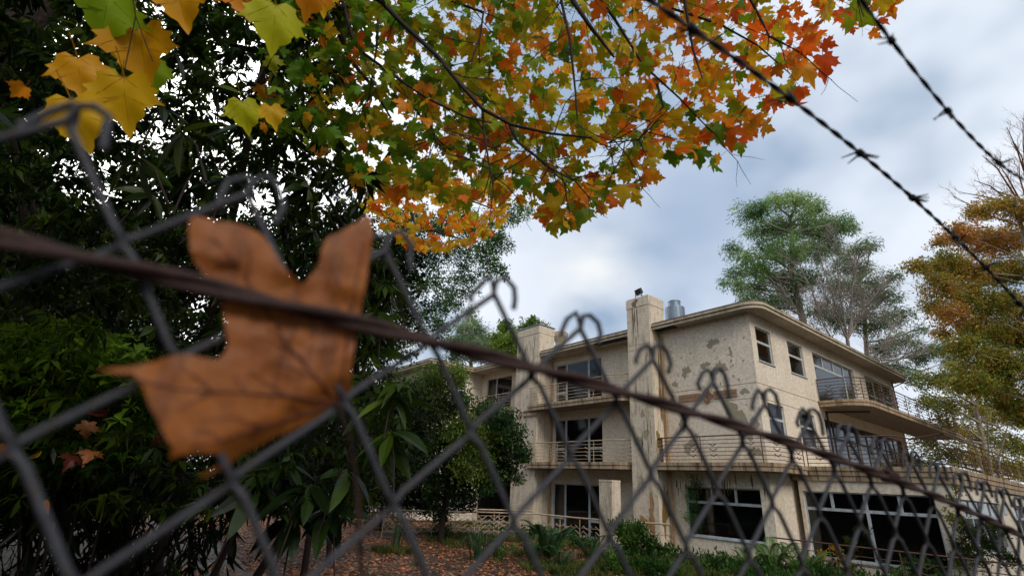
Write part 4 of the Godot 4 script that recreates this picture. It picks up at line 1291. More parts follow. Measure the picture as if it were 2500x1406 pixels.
func camellia() -> void:
	var cam := spray_mesh(12, 0.62, 0.3, 0.3, 4)
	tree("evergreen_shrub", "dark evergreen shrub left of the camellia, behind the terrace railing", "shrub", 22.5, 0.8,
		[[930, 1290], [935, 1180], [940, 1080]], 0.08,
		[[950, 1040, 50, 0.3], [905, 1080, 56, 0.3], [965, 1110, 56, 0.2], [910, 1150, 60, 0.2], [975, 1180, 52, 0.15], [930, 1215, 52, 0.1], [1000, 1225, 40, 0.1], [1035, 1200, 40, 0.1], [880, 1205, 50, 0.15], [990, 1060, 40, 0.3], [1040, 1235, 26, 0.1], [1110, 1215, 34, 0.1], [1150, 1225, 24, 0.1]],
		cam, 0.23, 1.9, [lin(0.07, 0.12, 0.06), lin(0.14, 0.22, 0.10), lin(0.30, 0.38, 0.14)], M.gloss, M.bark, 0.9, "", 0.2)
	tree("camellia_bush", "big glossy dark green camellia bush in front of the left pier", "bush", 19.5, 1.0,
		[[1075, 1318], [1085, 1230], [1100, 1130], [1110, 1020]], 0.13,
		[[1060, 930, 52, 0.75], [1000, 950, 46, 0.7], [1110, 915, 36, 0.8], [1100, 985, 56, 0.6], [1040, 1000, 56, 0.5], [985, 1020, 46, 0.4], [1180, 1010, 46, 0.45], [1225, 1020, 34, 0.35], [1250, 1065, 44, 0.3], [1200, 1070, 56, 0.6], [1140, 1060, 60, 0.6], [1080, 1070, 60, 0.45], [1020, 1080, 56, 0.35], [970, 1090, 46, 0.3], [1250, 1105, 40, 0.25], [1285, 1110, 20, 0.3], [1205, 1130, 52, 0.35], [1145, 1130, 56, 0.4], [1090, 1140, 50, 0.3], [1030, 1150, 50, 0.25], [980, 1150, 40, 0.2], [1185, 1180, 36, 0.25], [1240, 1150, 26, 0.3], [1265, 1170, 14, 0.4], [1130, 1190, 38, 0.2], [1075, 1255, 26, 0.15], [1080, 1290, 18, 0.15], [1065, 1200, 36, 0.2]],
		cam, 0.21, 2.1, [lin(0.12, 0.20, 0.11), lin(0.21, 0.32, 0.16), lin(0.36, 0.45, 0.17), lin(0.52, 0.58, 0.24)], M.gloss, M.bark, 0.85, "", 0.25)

# the maple overhead
func maple() -> void:
	var shape := PackedVector2Array([Vector2(700, -330), Vector2(2350, -330), Vector2(2230, -60), Vector2(2180, 20), Vector2(2120, 90), Vector2(2070, 85), Vector2(2040, 20), Vector2(2010, 60), Vector2(2035, 170), Vector2(1985, 200), Vector2(1935, 235), Vector2(1895, 290), Vector2(1800, 350), Vector2(1790, 380), Vector2(1715, 395), Vector2(1620, 385), Vector2(1590, 450), Vector2(1540, 480), Vector2(1430, 530), Vector2(1340, 555), Vector2(1290, 490), Vector2(1200, 510), Vector2(1050, 480), Vector2(930, 470), Vector2(840, 420), Vector2(740, 330), Vector2(620, 300), Vector2(640, 150)])
	var o := base("maple_tree", Vector3(4.6, G - 0.05, 21.6))
	tag(o, "large maple overhead with leaves turning green, orange and red", "tree")
	var tk := MB.new()
	tk.tube(PackedVector3Array([Vector3(4.6, G - 0.05, 21.6), Vector3(4.7, 1.5, 21.5), Vector3(4.9, 3.6, 21.3), Vector3(5.2, 5.6, 20.9)]), [0.24, 0.2, 0.16, 0.1], 10)
	put("trunk", tk, M.bark, o)
	var paths := [
		[2.5, 0.010, [[928, 0], [979, 54], [1072, 141], [1120, 202], [1178, 266], [1248, 304], [1344, 326], [1443, 336]]],
		[2.8, 0.008, [[835, 0], [867, 115], [954, 179], [1037, 237], [1136, 285], [1200, 300]]],
		[2.5, 0.006, [[1178, 266], [1181, 320], [1194, 400], [1205, 450]]],
		[2.5, 0.007, [[1245, 307], [1264, 346], [1344, 410], [1408, 445]]],
		[2.4, 0.007, [[1360, -60], [1370, 0], [1392, 96], [1405, 224], [1410, 290]]],
		[2.9, 0.007, [[1466, 0], [1504, 51], [1572, 160], [1660, 240], [1740, 324]]],
		[2.2, 0.011, [[1380, -50], [1398, 0], [1434, 54], [1500, 140]]],
		[3.2, 0.014, [[820, 60], [854, 144], [906, 208], [954, 288]]],
		[2.3, 0.007, [[1660, -70], [1672, 0], [1692, 120], [1716, 192]]],
		[3.0, 0.007, [[1560, -40], [1640, 20], [1760, 60], [1850, 110], [1930, 180]]],
		[2.6, 0.006, [[1800, -60], [1850, 30], [1880, 90], [1960, 130]]],
		[3.0, 0.006, [[920, -20], [922, 60], [918, 120], [900, 240], [870, 280]]],
		[2.7, 0.005, [[1180, 30], [1172, 90], [1150, 150], [1100, 160]]],
		[3.1, 0.006, [[975, 210], [1000, 250], [1040, 300], [1080, 370]]],
		[2.6, 0.006, [[1600, 190], [1620, 260], [1560, 340], [1480, 350]]],
		[2.4, 0.005, [[2060, -80], [2090, -20], [2110, 40]]]]
	var tips := []
	for q in paths:
		var pp := PackedVector3Array()
		var rad := []
		var n: int = q[2].size()
		for i in n:
			pp.append(at(q[2][i][0], q[2][i][1], float(q[0]) * 0.82 * (1.0 - 0.03 * i) + rf(-0.05, 0.05)))
			rad.append(float(q[1]) * 1.15 * (1.0 - 0.7 * i / (n - 1.0)))
		if q[2][0][1] <= 60 and q[2][0][1] > -90:
			var s := pp[0]
			pp.insert(0, s.lerp(Vector3(5.2, 5.6, 20.9), 0.4) + Vector3.UP * 0.3)
			pp.insert(0, Vector3(5.15, 5.4, 20.95))
			rad.insert(0, float(q[1]) * 1.3)
			rad.insert(0, float(q[1]) * 2.0)
		var mb := MB.new()
		mb.tube(pp, rad, 6, false)
		put("branch", mb, M.twig, o)
		tips.append(pp)
	var tw := MB.new()
	for pp in tips:
		for k in 16:
			var p := along(pp, length_of(pp) * rf(0.45, 1.0))
			twigs(tw, p, (RIGHT * rf(-1, 1) + UPV * rf(-1, 0.6) + BACK * rf(-0.6, 0.6)).normalized(), rf(0.10, 0.24), 0.0028, 1, 3, 0.7, 0.0)
	put("twigs", tw, M.twig, o).set_meta("kind", "stuff")
	var kinds := []
	for q in [[0.25, 0.12, 0.0], [0.5, 0.02, 0.08], [0.1, 0.28, -0.06], [0.35, 0.2, 0.12], [0.7, 0.1, -0.1]]:
		kinds.append(maple_mesh(q[0], q[1], q[2]))
	var ramp := [lin(0.36, 0.52, 0.10), lin(0.53, 0.64, 0.12), lin(0.82, 0.73, 0.15), lin(0.94, 0.62, 0.14), lin(0.95, 0.47, 0.13), lin(0.92, 0.37, 0.12)]
	var clump := noise(33, 0.012, 2)
	var all := []
	var tries := 0
	while all.size() < 3900 and tries < 60000:
		tries += 1
		var p := Vector2(rf(620, 2350), rf(-330, 560))
		if not Geometry2D.is_point_in_polygon(p, shape):
			continue
		var c := clump.get_noise_2d(p.x, p.y)
		if rng.randf() > 0.66 + c * 0.9:
			continue
		if p.x > 1350 and (rng.randf() < (p.x - 1350) / 1500.0 or clump.get_noise_2d(p.x * 1.9 + 500, p.y * 1.9) < -0.22):
			continue
		var d := rf(2.0, 4.2) if p.x < 1500 else rf(1.9, 3.4)
		var size := rf(0.06, 0.105) * (0.8 if d < 2.2 else 1.0)
		all.append([p, d, size])
	# leaves that hang free at the rim
	for q in [[2078, 50, 95], [2150, 10, 70], [2010, 165, 80], [1566, 432, 75], [1525, 480, 80], [1330, 530, 90], [1415, 530, 85], [1670, 370, 60], [1708, 385, 60], [1625, 365, 75], [1785, 340, 75], [1885, 270, 90], [1955, 185, 80], [1740, 335, 70], [1475, 470, 75], [1388, 500, 75]]:
		all.append([Vector2(q[0], q[1] - q[2] * 0.4), 2.3, q[2] * 2.3 / FOC * 0.92])
	all.sort_custom(func(a, b): return a[2] / a[1] > b[2] / b[1])
	var xf := [[], [], [], [], []]
	var cl := [[], [], [], [], []]
	var mats := []
	for i in 10:
		var m := leafy(0.5, 1.0, 0.35)
		m.vertex_color_use_as_albedo = true
		var c: Color = pick(ramp, i / 9.0)
		m.albedo_color = c.linear_to_srgb()
		mats.append(m)
	for i in all.size():
		var q: Array = all[i]
		var p: Vector2 = q[0]
		var c := at(p.x, p.y, q[1])
		var view := (CAM - c).normalized()
		var nrm := (view * rf(0.25, 1.0) + Vector3.DOWN * rf(0, 0.6) + rdir() * 0.75).normalized()
		var dir := (Vector3.DOWN * 0.75 + RIGHT * 0.25 + rdir() * 0.75)
		var fr := frame(dir, nrm)
		var k := clampf(0.05 + (p.x - 820) / 900.0 * 0.55 + rng.randfn(0, 0.20) + (0.12 if p.y > 430 else 0.0), 0, 1)
		if rng.randf() < 0.2:
			k = rf(0, 0.4) if p.x > 1300 else rf(0.4, 0.9)
		var t := Transform3D(fr.scaled(Vector3.ONE * float(q[2])), c)
		var v := rng.randi() % 5
		if i < 300:
			var l := put("leaf", kinds[v], mats[clampi(int(k * 10), 0, 9)], o)
			t.origin -= world_of(o)
			l.transform = t
		else:
			xf[v].append(t)
			cl[v].append(jit(pick(ramp, k), 0.2))
	for v in 5:
		many("leaves", kinds[v], M.leaf, xf[v], cl[v], o)
	# a second, farther maple
	var o2 := base("young_maple_tree", at(760, 1320, 8.5) * Vector3(1, 0, 1) + Vector3.UP * (G - 0.05))
	tag(o2, "smaller farther maple with little yellow and orange leaves below the big one", "tree")
	var st := MB.new()
	st.tube(PackedVector3Array([at(760, 1320, 8.5) * Vector3(1, 0, 1) + Vector3.UP * (G - 0.05), at(800, 1000, 8.2), at(850, 600, 7.2), at(920, 420, 6.5), at(980, 330, 6)]), [0.06, 0.05, 0.04, 0.03, 0.02], 7)
	put("trunk", st, M.twig, o2)
	for q in [[[880, 430], [900, 460], [990, 480], [1010, 540], [1040, 600]], [[920, 420], [1050, 460], [1150, 490], [1230, 520]], [[900, 500], [960, 540], [1080, 570], [1150, 590]]]:
		var pp := PackedVector3Array()
		for e in q:
			pp.append(at(e[0], e[1], 6.6))
		var mb := MB.new()
		mb.tube(pp, [0.018, 0.014, 0.011, 0.008, 0.005].slice(0, pp.size()), 5, false)
		put("branch", mb, M.twig, o2)
	var x2 := []
	var c2 := []
	var sh2 := PackedVector2Array([Vector2(840, 400), Vector2(1240, 430), Vector2(1245, 520), Vector2(1210, 560), Vector2(1160, 590), Vector2(1100, 605), Vector2(1010, 605), Vector2(950, 575), Vector2(925, 540), Vector2(880, 500)])
	while x2.size() < 950:
		var p := Vector2(rf(840, 1245), rf(400, 605))
		if Geometry2D.is_point_in_polygon(p, sh2) and clump.get_noise_2d(p.x * 2.2, p.y * 2.2) > -0.16:
			var c := at(p.x, p.y, rf(5.8, 7.8))
			var fr := frame(Vector3.DOWN + rdir() * 0.8, (CAM - c).normalized() * rf(0.3, 1) + rdir() * 0.8)
			x2.append(Transform3D(fr.scaled(Vector3.ONE * rf(0.075, 0.12)), c))
			c2.append(jit(pick([lin(0.66, 0.70, 0.12), lin(0.90, 0.74, 0.14), lin(0.96, 0.60, 0.12), lin(0.96, 0.42, 0.12)], rng.randf()), 0.15))
	many("leaves", kinds[0], M.leaf, x2, c2, o2)

# yellow leaves of a plane tree close to the lens
func yellow_branch() -> void:
	var o := base("yellow_leaved_branch", at(300, -120, 1.3))
	tag(o, "branch with large yellow leaves hanging close by, above the fence", "branch")
	var kinds := [maple_mesh(0.25, 0.1, 0.0, 0.7), maple_mesh(0.45, 0.2, 0.1, 0.7), maple_mesh(0.2, 0.34, -0.08, 0.6), maple_mesh(0.1, 0.75, 0.1, 0.6)]
	var ye := [lin(0.93, 0.73, 0.10), lin(0.93, 0.66, 0.09), lin(0.80, 0.79, 0.09), lin(0.58, 0.70, 0.10), lin(0.93, 0.58, 0.09)]
	var mats := []
	for c in ye:
		var m := leafy(0.5, 0.95, 0.35)
		m.albedo_color = c.linear_to_srgb()
		mats.append(m)
	# stalk end, tip, depth, colour, shape
	for q in [[187, 138, 205, 262, 1.15, 1, 0], [302, 188, 315, 352, 1.1, 0, 2], [295, 185, 262, 275, 1.2, 2, 1], [170, 238, 215, 385, 1.0, 0, 1], [262, -10, 238, 128, 1.25, 3, 3], [432, -30, 462, 98, 1.3, 1, 3], [672, 8, 662, 150, 1.2, 2, 0], [590, -40, 610, 62, 1.3, 4, 2], [372, 150, 385, 240, 1.4, 3, 2], [296, 98, 292, 168, 1.5, 0, 1], [345, 70, 362, 238, 1.3, 1, 3], [590, 245, 610, 340, 1.9, 2, 0], [660, 258, 676, 328, 1.9, 0, 2], [780, -30, 790, 55, 1.5, 0, 3], [230, -60, 250, 60, 1.4, 3, 1], [760, -60, 742, 70, 1.4, 4, 2], [930, 278, 905, 330, 2.6, 2, 0], [1130, -50, 1160, 28, 1.6, 4, 0], [60, 210, 20, 240, 1.2, 4, 3]]:
		var a := at(q[0], q[1], q[4])
		var b := at(q[2], q[3], float(q[4]) + rf(-0.02, 0.02))
		var l := put("leaf", kinds[q[6]], mats[q[5]], o)
		var fr := frame(b - a, (CAM - a).normalized() + rdir() * 0.35 + Vector3.DOWN * 0.2)
		l.transform = Transform3D(fr.scaled(Vector3.ONE * a.distance_to(b) * 0.92), a - world_of(o))
	for q in [[[300, -160], [270, -20], [240, 60], [190, 130]], [[300, -160], [330, 40], [300, 185]], [[250, 30], [200, 150], [170, 235]], [[330, -160], [520, -40], [670, 0]], [[330, 40], [360, 120], [372, 150]], [[520, -40], [700, 60], [640, 190], [590, 245]], [[640, 190], [660, 258]]]:
		var pp := PackedVector3Array()
		for e in q:
			pp.append(at(e[0], e[1], 1.25))
		var mb := MB.new()
		mb.tube(pp, 0.0014, 5)
		put("twig", mb, M.twig, o)

func in_poly(p: Vector2, poly: PackedVector2Array) -> bool:
	return Geometry2D.is_point_in_polygon(p, poly)

func left_shrubs() -> void:
	# rhododendron
	var shape := PackedVector2Array([Vector2(-150, -250), Vector2(800, -250), Vector2(850, 60), Vector2(820, 230), Vector2(830, 380), Vector2(900, 440), Vector2(885, 520), Vector2(960, 640), Vector2(985, 760), Vector2(965, 880), Vector2(1000, 1000), Vector2(1000, 1110), Vector2(930, 1150), Vector2(880, 1250), Vector2(800, 1280), Vector2(640, 1240), Vector2(300, 1250), Vector2(-150, 1200)])
	var o := base("rhododendron", at(380, 1500, 3.6) * Vector3(1, 0, 1) + Vector3.UP * (G - 0.05))
	tag(o, "huge dark rhododendron with long leathery leaves filling the left side", "shrub")
	var root := at(380, 1500, 3.6) * Vector3(1, 0, 1) + Vector3.UP * (G - 0.05)
	var trunks := [[[60, 690], [220, 690], [400, 660], [560, 640]], [[30, 330], [75, 480], [80, 560], [40, 690]], [[520, 730], [560, 620], [520, 400], [470, 200]], [[880, 1000], [860, 800], [840, 560], [800, 480], [870, 440]], [[300, 900], [420, 760], [700, 560], [780, 420]], [[700, 1000], [720, 700], [640, 330], [690, 180], [740, 130]], [[650, 130], [560, 110], [700, 135], [735, 120]], [[330, 1000], [390, 1130], [460, 1180], [600, 1190]]]
	for q in trunks:
		var pp := PackedVector3Array([root, root.lerp(at(q[0][0], q[0][1], 3.4), 0.5) + Vector3(0.1, 0.1, 0)])
		for e in q:
			pp.append(at(e[0], e[1], 3.4 + rf(-0.3, 0.3)))
		var rad := []
		for i in pp.size():
			rad.append(0.032 * (1.0 - 0.8 * i / (pp.size() - 1.0)))
		var mb := MB.new()
		mb.tube(pp, rad, 6)
		put("branch", mb, M.bark, o)
	var wm := [whorl_mesh(9, 0.27, 6), whorl_mesh(7, 0.30, 7, 0.8), whorl_mesh(11, 0.24, 8, 0.3)]
	var xf := [[], [], []]
	var cl := [[], [], []]
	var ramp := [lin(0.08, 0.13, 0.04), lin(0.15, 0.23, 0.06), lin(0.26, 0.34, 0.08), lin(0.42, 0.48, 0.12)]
	var gaps := noise(51, 0.006, 3)
	var c := 0
	while c < 7600:
		var p := Vector2(rf(-150, 1000), rf(-250, 1290))
		if not in_poly(p, shape):
			continue
		var g := gaps.get_noise_2d(p.x, p.y)
		if p.y < 900 and g > 0.3 and rng.randf() < 0.85:
			continue
		var d := rf(2.3, 6.8)
		var s := rf(0.065, 0.12)
		var w := at(p.x, p.y, d)
		if w.y < G + 0.15:
			continue
		var v := rng.randi() % 3
		xf[v].append(Transform3D(Basis.from_euler(Vector3(rf(-0.7, 0.7), rf(0, TAU), rf(-0.7, 0.7))).scaled(Vector3.ONE * s), w))
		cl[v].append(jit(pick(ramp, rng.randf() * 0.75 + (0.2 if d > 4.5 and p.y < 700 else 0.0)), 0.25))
		c += 1
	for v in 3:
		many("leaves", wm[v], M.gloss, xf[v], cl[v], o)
	# nearer leaves, one by one
	var lm := [lance_mesh(0.27, 0.15), lance_mesh(0.30, 0.35), lance_mesh(0.23, 0.05, 0.3)]
	var mats := []
	for i in 5:
		var m := leafy(0.36, 0.5, 0.38)
		m.albedo_color = (pick(ramp, i / 4.0) as Color).linear_to_srgb()
		mats.append(m)
	# shoots: centre, distance, leaf length in pixels, how many, tone
	var shoots := [[440, 320, 1.5, 115, 7, 2], [330, 380, 1.7, 110, 6, 1], [560, 430, 2.2, 80, 8, 1], [760, 450, 2.4, 80, 9, 2], [890, 420, 2.6, 70, 7, 2], [680, 120, 2.2, 75, 8, 1], [520, 200, 2.4, 70, 7, 2], [955, 690, 2.6, 95, 8, 3], [925, 760, 2.5, 100, 8, 3], [905, 850, 2.5, 100, 8, 3], [960, 960, 2.4, 110, 9, 3], [955, 1050, 2.3, 120, 9, 3], [900, 1000, 2.5, 100, 8, 3], [850, 900, 2.6, 100, 7, 2], [850, 1140, 2.5, 110, 8, 2], [760, 1180, 2.4, 120, 9, 2], [700, 1130, 2.5, 110, 8, 2], [800, 1230, 2.5, 120, 8, 1], [720, 1250, 2.5, 120, 8, 1], [640, 1180, 2.4, 120, 8, 1], [770, 560, 2.8, 85, 8, 2], [840, 600, 2.8, 85, 7, 2], [590, 300, 2.3, 75, 7, 1], [430, 130, 2.0, 85, 7, 1], [400, 250, 1.9, 90, 7, 1], [700, 330, 2.6, 70, 7, 2], [470, 420, 2.1, 85, 7, 1], [380, 470, 2.1, 85, 7, 1], [930, 610, 2.8, 80, 7, 2], [560, 520, 2.4, 85, 6, 1]]
	for q in shoots:
		var ctr := at(q[0], q[1], q[2])
		var len_: float = q[3] * q[2] / FOC
		var ax := (Vector3.UP * 0.6 + RIGHT * rf(-0.5, 0.6) + rdir() * 0.3).normalized()
		var mb := MB.new()
		mb.tube(PackedVector3Array([ctr, ctr - ax * len_ * 0.6, ctr - ax * len_ * 1.2 + Vector3.DOWN * len_ * 0.5]), [0.003, 0.004, 0.005], 5)
		put("twig", mb, M.twig, o)
		for i: int in int(q[4]):
			var a := TAU * i / float(q[4]) + rf(-0.3, 0.3)
			var sd := ax.cross(BACK).normalized()
			var out := sd * cos(a) + ax.cross(sd) * sin(a)
			var dir := (out + ax * rf(-0.4, 0.5) + Vector3.DOWN * rf(0.2, 0.9)).normalized()
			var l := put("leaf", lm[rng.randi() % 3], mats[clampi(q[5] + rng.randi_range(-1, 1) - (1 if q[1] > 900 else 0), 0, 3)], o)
			l.transform = Transform3D(frame(dir, (ax + BACK * 0.4 + rdir() * 0.25)).scaled(Vector3.ONE * len_ * rf(0.75, 1.15)), ctr - ax * rf(0, 0.03) - world_of(o))
	# lighter bush below
	var b := base("laurel_bush", at(150, 1500, 2.9) * Vector3(1, 0, 1) + Vector3.UP * (G - 0.05))
	tag(b, "lighter green bush with small broad leaves at the lower left, some leaves red", "bush")
	var broot := at(150, 1500, 2.9) * Vector3(1, 0, 1) + Vector3.UP * (G - 0.05)
	for q in [[60, 900], [180, 860], [260, 930], [120, 1000], [300, 1040], [210, 820]]:
		var mb := MB.new()
		mb.tube(PackedVector3Array([broot, broot.lerp(at(q[0], q[1], 2.9), 0.5) + rdir() * 0.1, at(q[0], q[1], 2.9)]), [0.014, 0.010, 0.003], 5)
		put("stem", mb, M.twig, b)
	var bm := whorl_mesh(7, 0.46, 12, -0.2)
	var bx := []
	var bc := []
	while bx.size() < 1500:
		var p := Vector2(rf(-60, 400), rf(790, 1180))
		var e := (p - Vector2(150, 980)) / Vector2(240, 200)
		if e.length() > 1.0 + 0.25 * gaps.get_noise_2d(p.x * 3, p.y * 3):
			continue
		bx.append(Transform3D(Basis.from_euler(Vector3(rf(-0.6, 0.6), rf(0, TAU), rf(-0.6, 0.6))).scaled(Vector3.ONE * rf(0.05, 0.08)), at(p.x, p.y, rf(2.5, 3.7))))
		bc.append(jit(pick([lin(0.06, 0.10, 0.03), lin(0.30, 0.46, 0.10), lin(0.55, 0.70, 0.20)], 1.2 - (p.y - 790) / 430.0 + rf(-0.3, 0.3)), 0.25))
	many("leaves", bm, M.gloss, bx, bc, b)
	var fl := [maple_mesh(0.8, 0.5, 0.1), lance_mesh(0.4, 0.5, 0.4)]
	for q in [[270, 1000, 0.10, 0.42, 0.14, 0.14, 1], [283, 955, 0.05, 0.42, 0.16, 0.15, 1], [215, 1030, 0.09, 0.55, 0.36, 0.22, 0], [390, 1070, 0.10, 0.28, 0.14, 0.10, 0], [225, 1100, 0.09, 0.62, 0.36, 0.20, 0], [175, 1110, 0.09, 0.36, 0.16, 0.11, 0], [100, 1100, 0.06, 0.80, 0.62, 0.10, 1], [110, 1220, 0.07, 0.80, 0.50, 0.12, 1], [30, 1090, 0.09, 0.5, 0.25, 0.1, 0], [105, 978, 0.04, 0.85, 0.7, 0.1, 1]]:
		var m := leafy(0.5, 0.6, 0.4)
		m.albedo_color = Color(q[3], q[4], q[5])
		var l := put("fallen_leaf", fl[q[6]], m, b)
		var w := at(q[0], q[1], 2.4)
		l.transform = Transform3D(frame(Vector3.DOWN + rdir() * 0.9, (CAM - w).normalized() + rdir() * 0.7).scaled(Vector3.ONE * float(q[2])), w - world_of(b))
	# drooping bamboo in the lower left corner
	var z := base("bamboo_clump", at(240, 1600, 3.4) * Vector3(1, 0, 1) + Vector3.UP * (G - 0.05))
	tag(z, "bamboo with thin dark drooping leaves along the bottom left", "bamboo")
	var zr := at(240, 1600, 3.4) * Vector3(1, 0, 1) + Vector3.UP * (G - 0.05)
	var zx := []
	var zc := []
	for i in 60:
		var e := at(rf(-40, 640), rf(1130, 1300), rf(2.6, 4.4))
		var s := zr + Vector3(rf(-0.7, 0.7), 0, rf(-0.7, 0.7))
		var mb := MB.new()
		var pp := PackedVector3Array([s, s.lerp(e, 0.5) + Vector3.UP * 0.35, e + Vector3.UP * 0.08, e + (e - s) * Vector3(0.12, 0, 0.12)])
		mb.tube(pp, [0.006, 0.005, 0.003, 0.0015], 4, false)
		put("cane", mb, M.twig, z)
		for k in 40:
			var p := along(pp, length_of(pp) * rf(0.25, 1.0)) + rdir() * 0.06
			zx.append(Transform3D(frame(Vector3.DOWN * rf(0.4, 1.2) + rdir() * 0.6, rdir()).scaled(Vector3(1, 1, 1) * rf(0.12, 0.2)), p))
			zc.append(jit(pick([lin(0.04, 0.07, 0.03), lin(0.08, 0.13, 0.04), lin(0.16, 0.22, 0.06)], rng.randf()), 0.25))
	many("leaves", lance_mesh(0.13, 0.3, 0.25), M.gloss, zx, zc, z)

func ground_y(x: float, z: float) -> float:
	return G
func on_ground(x: float, y: float) -> Vector3:
	var r := at(x, y, 1) - CAM
	return CAM + r * ((G - CAM.y) / r.y)

func undergrowth() -> void:
	# fallen leaves
	var lm := maple_mesh(0.6, 0.25, 0.0)
	var xf := []
	var cl := []
	var nz := noise(61, 0.35, 3)
	while xf.size() < 42000:
		var p := Vector3(rf(-26, 8), G, rf(1.2, 18.5))
		var k := nz.get_noise_2d(p.x, p.z)
		var dens := 0.8 + k * 1.0
		if p.z > 7.0 and p.x < 0.0:
			dens = maxf(dens, 0.8)
		if p.x > -3 and p.z < 7:
			dens -= 0.45
		if p.z > 16.3 + (p.x + 4) * 0.06:
			dens -= 0.5
		if rng.randf() > dens:
			continue
		p.y += rf(0.008, 0.05)
		xf.append(Transform3D(Basis.from_euler(Vector3(-PI / 2 + rf(-0.6, 0.6), rf(0, TAU), 0), EULER_ORDER_YXZ).scaled(Vector3.ONE * rf(0.06, 0.11)), p))
		cl.append(jit(pick([lin(0.34, 0.23, 0.17), lin(0.47, 0.32, 0.23), lin(0.60, 0.41, 0.29), lin(0.66, 0.36, 0.20), lin(0.70, 0.56, 0.42)], rng.randf()), 0.3))
	var li := many("leaf_litter", lm, M.litter, xf, cl)
	# grass
	var gb := MB.new()
	for i in 14:
		var a := rf(0, TAU)
		var out := Vector3(cos(a), 0, sin(a))
		var s := rf(0.6, 1.2)
		gb.col = Color(s, s, s)
		gb.leaf(out * rf(0, 0.25), (Vector3.UP + out * rf(0.1, 0.7)).normalized(), out.cross(Vector3.UP), rf(0.6, 1.1), 0.05, 0.25)
	var gx := []
	var gc := []
	var gm := gb.mesh()
	var gn := noise(62, 0.3, 3)
	while gx.size() < 5200:
		var p := Vector3(rf(-20, 9), G, rf(-1, 17))
		var k := gn.get_noise_2d(p.x, p.z)
		var near := 0.0
		for q in [[1380, 1395, 1.5], [960, 1350, 0.9], [1180, 1320, 1.6], [1120, 1310, 1.2], [1620, 1390, 2.4], [1530, 1395, 1.6], [1900, 1400, 3.0], [1330, 1345, 0.9]]:
			var w := on_ground(q[0], q[1])
			near = maxf(near, 1.0 - Vector2(p.x - w.x, p.z - w.z).length() / float(q[2]))
		if rng.randf() > near * 1.6 + (0.25 if k > 0.2 and p.z < 9 else 0.0):
			continue
		gx.append(Transform3D(Basis(Vector3.UP, rf(0, TAU)).scaled(Vector3.ONE * rf(0.14, 0.32)), p))
		gc.append(jit(pick([lin(0.16, 0.22, 0.08), lin(0.27, 0.34, 0.11), lin(0.42, 0.40, 0.20)], rng.randf()), 0.25))
	many("grass", gm, M.litter, gx, gc)
	# ferns
	var fr := MB.new()
	var rach := PackedVector3Array()
	for i in 9:
		var t := i / 8.0
		rach.append(Vector3(0, 0.75 * sin(t * 1.9), t * 0.95))
	fr.col = Color(0.7, 0.75, 0.6)
	fr.tube(rach, 0.008, 3, false)
	for i in 34:
		var t := 0.1 + 0.9 * i / 34.0
		var p := Vector3(0, 0.75 * sin(t * 1.9), t * 0.95)
		for s in [-1.0, 1.0]:
			var g := rf(0.8, 1.2)
			fr.col = Color(g, g, g)
			fr.leaf(p, (Vector3(s, -0.15, 0.35)).normalized(), Vector3(0, 0.25, -s).normalized() * 1.0, 0.24 * sin(PI * (0.12 + 0.86 * t)), 0.05, 0.15)
	var frond := fr.mesh()
	var fm := leafy(0.5, 0.5, 0.4)
	fm.albedo_color = Color(0.22, 0.33, 0.16)
	var fm2 := leafy(0.5, 0.5, 0.4)
	fm2.albedo_color = Color(0.34, 0.46, 0.20)
	var fi := 0
	for q in [[1340, 1372, 1.5, 14, "tall fern standing in front of the terrace railing", 0], [1295, 1378, 0.9, 10, "low fern left of the tall one by the railing", 0], [1440, 1368, 1.1, 11, "fern between the tall fern and the concrete post", 0], [1495, 1392, 0.8, 9, "small fern at the foot of the concrete post", 0], [1370, 1392, 0.7, 9, "small grey green fern before the tall one", 0], [1890, 1405, 1.3, 14, "bright green fern below the ground floor window", 1], [1960, 1412, 1.2, 12, "bright green fern right of the ramp's lower end", 1], [1830, 1400, 0.9, 10, "bright fern near the corner vine", 1]]:
		var w := on_ground(q[0], q[1])
		var o := base("fern", w)
		tag(o, q[4], "fern", "ferns before the hotel")
		for i: int in int(q[3]):
			var l := put("frond", frond, fm2 if q[5] else fm, o)
			l.transform = Transform3D(Basis(Vector3.UP, TAU * i / float(q[3]) + rf(-0.2, 0.2)) * Basis(Vector3.RIGHT, rf(-0.35, 0.1)).scaled(Vector3.ONE * float(q[2]) * rf(0.6, 0.9)), Vector3.UP * 0.02)
	# strap leaved clumps
	var sl := MB.new()
	for i in 1:
		var prev := Vector3.ZERO
		for k in 8:
			var t := (k + 1) / 8.0
			var p := Vector3(0, 0.9 * sin(t * 2.3), t * 0.75)
			var w0 := 0.03 * (1.0 - (t - 0.125) * 0.9)
			var w1 := 0.03 * (1.0 - t * 0.9)
			sl.quad(prev + Vector3(-w0, 0, 0), prev + Vector3(w0, 0, 0), p + Vector3(w1, 0, 0), p + Vector3(-w1, 0, 0))
			prev = p
	var strap := sl.mesh()
	var am := leafy(0.35, 0.4, 0.5)
	am.albedo_color = Color(0.17, 0.27, 0.15)
